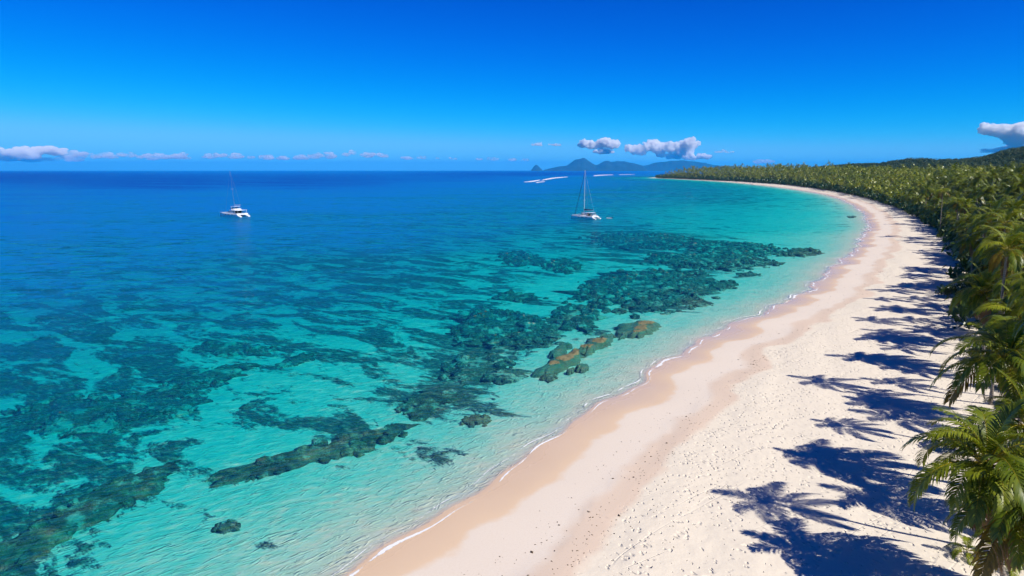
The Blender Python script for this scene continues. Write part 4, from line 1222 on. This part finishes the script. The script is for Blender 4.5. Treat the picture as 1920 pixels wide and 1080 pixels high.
box('helm_seat', -L * .12, -L * .07, -.9, .9, 4.4, 5.0, navy, fly, .06)
mast = rod('mast', (-L * .03, 0, 5.6), (L * .09, 0, 25.6), .035, wire, mc, .02, 8)
rod('spreader', (L * .03, -.8, 15.0), (L * .03, .8, 15.0), .04, alloy, mast)
rod('forestay', (L * .44, 0, 2.1), (L * .085, 0, 25.0), .012, wire, mc)
rod('backstay', (-L * .38, 0, 3.7), (L * .085, 0, 25.0), .012, wire, mc)
rod('boom', (-L * .03, 0, 6.3), (-L * .33, 0, 6.5), .09, alloy, mc)
rod('bow_post', (L * .34, -B / 2 + 1.0, 2.1), (L * .345, -B / 2 + 1.0, 5.0), .09, gel, mc)
box('bow_seat', L * .27, L * .35, -B / 2 + .5, -B / 2 + 1.6, 2.1, 2.5, gel, mc, .08)
V = [(L * .25, -B / 2 + 1.8, 1.9), (L * .43, -B / 2 + 1.5, 2.08), (L * .43, B / 2 - 1.5, 2.08), (L * .25, B / 2 - 1.8, 1.9)]
quads_obj('trampoline', V, [(0, 1, 2, 3)], navy, mc)
rod('crossbeam', (L * .44, -B / 2 + 1, 2.12), (L * .44, B / 2 - 1, 2.12), .12, alloy, mc)
for sd in (-1, 1): guard_rail(L, sd * (B / 2 - .35), 1.98, -L * .30, L * .42, mc)

dg_ = boat_root('dinghy', 'small white inflatable dinghy floating beside the sailing catamaran', 1142.5, 410, math.pi - R(8))
pts = []
for t_ in np.linspace(0, 1, 13):
    a = math.pi * t_
    pts.append((-1.3 + 2.9 * math.sin(a) ** .55, .62 * math.cos(a) * (1 if True else 0), .22 + .12 * math.sin(a)))
V, Q = tube_geo(pts, [.15] + [.2] * 11 + [.15], 8); quads_obj('tube', V, Q, rubber, dg_, True)
box('floor', -1.2, 1.2, -.5, .5, .02, .16, deckm, dg_, .02)
box('transom', -1.22, -1.12, -.55, .55, .05, .55, gel, dg_, .02)
box('seat', -.2, .1, -.55, .55, .36, .42, gel, dg_, .01)
mo = box('outboard_motor', -1.62, -1.26, -.14, .14, .5, 1.0, navy, dg_, .06); box('leg', -1.5, -1.36, -.06, .06, -.35, .5, navy, mo, .02)

# ------------------------------------------------------------------ clouds: far beyond and above the haze
CD = 46000.0
t = NT('cloud vapour')
P = t.obj()
nz = t.noise(P, .008, 5, .7)
den = t.mr(nz, .46, .54, 0, .05)
cloud_mat = t.done(t.shader('ShaderNodeVolumePrincipled', Color=(1, 1, 1), Density=den, Anisotropy=0.0), True)
t = NT('thin cloud vapour')
P = t.obj(); nz = t.noise(t.mapping(P, (.4, .4, 1.5)), .004, 4, .65)
den = t.mr(nz, .40, .60, 0, .008)
wisp_mat = t.done(t.shader('ShaderNodeVolumePrincipled', Color=(.97, .98, 1), Density=den, Anisotropy=0.0), True)
def cloud(puffs, label, mat, seed, flat=1.0, group=None, vox=3.0):
    g = np.random.default_rng(seed); cu = np.mean([p[0] for p in puffs]); cv_ = np.mean([p[1] for p in puffs])
    C0 = at_r(cu, cv_, CD); bm = bmesh.new(); px1 = CD / F
    for (u, v, r_) in puffs:
        if mat is wisp_mat: r_ *= g.uniform(.7, 1.45)
        c0 = at_r(u, v, CD + g.uniform(-1, 1) * r_ * px1 * .8) - C0
        m = Matrix.Translation(Vector(c0)) @ Matrix.Diagonal((r_ * px1 * 1.2, r_ * px1 * 1.2, r_ * px1 * flat * (.8 if mat is wisp_mat else 1.15), 1))
        bmesh.ops.create_icosphere(bm, subdivisions=3, radius=1.0, matrix=m)
        for _ in range(5):
            fr_ = g.uniform(.28, .62); rx = r_ * px1 * fr_
            c1_ = c0 + np.array([g.uniform(-1.3, 1.3), g.uniform(-.8, .8), g.uniform(-.35, 1.0) * flat]) * r_ * px1
            bmesh.ops.create_icosphere(bm, subdivisions=2, radius=1.0, matrix=Matrix.Translation(Vector(c1_)) @ Matrix.Diagonal((rx * 1.2, rx * 1.2, rx * max(flat, .55), 1)))
    me = bpy.data.meshes.new('cloud'); bm.to_mesh(me); bm.free()
    o = bpy.data.objects.new('cloud_build', me); COL.objects.link(o)
    rm = o.modifiers.new('r', 'REMESH'); rm.mode = 'VOXEL'; rm.voxel_size = vox * px1 * .28
    out = bpy.data.meshes.new_from_object(o.evaluated_get(bpy.context.evaluated_depsgraph_get())); bpy.data.objects.remove(o)
    n = len(out.vertices); co = np.empty(n * 3, np.float32); out.vertices.foreach_get('co', co); co = co.reshape(-1, 3)
    nr_ = np.empty(n * 3, np.float32); out.vertices.foreach_get('normal', nr_); nr_ = nr_.reshape(-1, 3)
    dsp = np.array([mnoise.fractal(Vector(c) / (px1 * 5) + Vector((seed, 0, 0)), .7, 2.1, 4) for c in co]) * px1 * 2.6
    co = co + nr_ * dsp[:, None] * np.array([1, 1, flat]); out.vertices.foreach_set('co', co.ravel()); out.update()
    out.materials.clear(); out.materials.append(mat)
    ob = link('cloud', out); ob.location = C0; tag(ob, label, 'cloud', group); return ob
cloud([(1092,272,6),(1100,270,8),(1107,273,7),(1116,274,6),(1126,270,9),(1137,267,9),(1146,271,9),(1153,272,6)], 'puffy white cloud with two rounded heads above the pointed mountain', cloud_mat, 1, .8)
cloud([(1118,284,5),(1128,284,8),(1138,284,7),(1146,285,4)], 'small flat white cloud under the two headed one', cloud_mat, 2, .55)
cloud([(1178,278,6),(1190,280,8),(1202,282,9),(1214,276,8),(1226,272,10),(1234,278,10),(1244,276,8),(1258,278,8),(1268,276,9),(1280,272,8),(1292,268,9),(1298,272,8),(1290,282,9),(1274,285,8),(1240,288,7)], 'largest white cumulus cloud bank above the long island', cloud_mat, 3, .9)
cloud([(1258,293,7),(1272,294,6),(1288,294,8),(1300,296,6),(1316,292,7),(1326,294,6)], 'low ragged white cloud under the largest bank', cloud_mat, 4, .6)
cloud([(1848,243,9),(1862,243,10),(1878,246,11),(1894,252,12),(1908,246,13),(1925,244,14),(1900,262,11),(1915,266,11),(1935,258,16)], 'big white cloud above the wooded hills', cloud_mat, 5, .75)
cloud([(1850,283,7),(1870,283,10),(1890,281,11),(1910,278,11),(1930,279,12)], 'low pale cloud lying just above the wooded hills', wisp_mat, 6, .5)
cloud([(1000,271,3),(1008,270,5),(1013,272,3)], 'tiny grey cloud scrap above the rocky islet', wisp_mat, 7, .6)
cloud([(1032,270,4),(1040,271,5),(1048,272,4)], 'small grey cloud scrap between the islet and the two headed cloud', wisp_mat, 8, .5)
cloud([(1420,304,5),(1432,303,6),(1444,303,5)], 'small pale cloud streak above the palm point', wisp_mat, 9, .45)
cloud([(1350,284,4),(1362,285,5),(1372,285,3)], 'tiny pale cloud streak beside the largest bank', wisp_mat, 10, .4)
cloud([(20,287,11),(45,284,11),(70,283,11),(92,281,11),(108,285,10),(60,293,10),(30,294,10)], 'longest bright cloud low over the open sea', cloud_mat, 11, .5)
cloud([(-10,297,10),(20,298,10),(60,299,10),(100,300,9),(140,300,9)], 'grey flat cloud layer under the longest bright cloud', wisp_mat, 12, .35)
cloud([(130,293,8),(150,291,7),(180,294,9),(205,293,8),(228,290,7),(245,292,8),(262,295,7)], 'broken low cloud right beside the longest bright cloud', wisp_mat, 13, .55)
cloud([(285,296,8),(310,294,9),(335,294,9),(350,297,8)], 'thin low cloud over open sea by the flybridge boat', wisp_mat, 14, .45)
cloud([(395,294,8),(415,292,8),(440,294,9),(470,295,9),(500,296,8),(530,297,7)], 'long thin cloud streak above the flybridge boat', wisp_mat, 15, .4)
cloud([(560,296,8),(590,294,8),(620,293,8),(650,290,8),(662,286,6),(690,292,8),(720,293,7)], 'low cloud bank with one bright knob over the open sea', wisp_mat, 16, .55)
cloud([(765,297,6),(790,296,6),(820,297,6),(850,298,5)], 'faint thin cloud streak past the bright knobbed bank', wisp_mat, 17, .35)
cloud([(900,299,5),(925,299,6),(960,300,6),(985,300,5)], 'faint low cloud streak ending at the rocky islet', wisp_mat, 18, .35)

# ------------------------------------------------------------------ haze: the air over the whole bay
bm = bmesh.new(); bmesh.ops.create_cube(bm, size=1)
for v in bm.verts: v.co = (v.co.x * 86000, v.co.y * 86000, -3 if v.co.z < 0 else 490)
me = bpy.data.meshes.new('haze'); bm.to_mesh(me); bm.free()
t = NT('haze air')
haze_mat = t.done(t.shader('ShaderNodeVolumePrincipled', Color=(.02, .48, 1.0), Density=3.4e-5, Anisotropy=0.0), True)
o = link('haze', me, None, haze_mat); tag(o, 'thin blue haze over the bay', None, None, 'stuff')
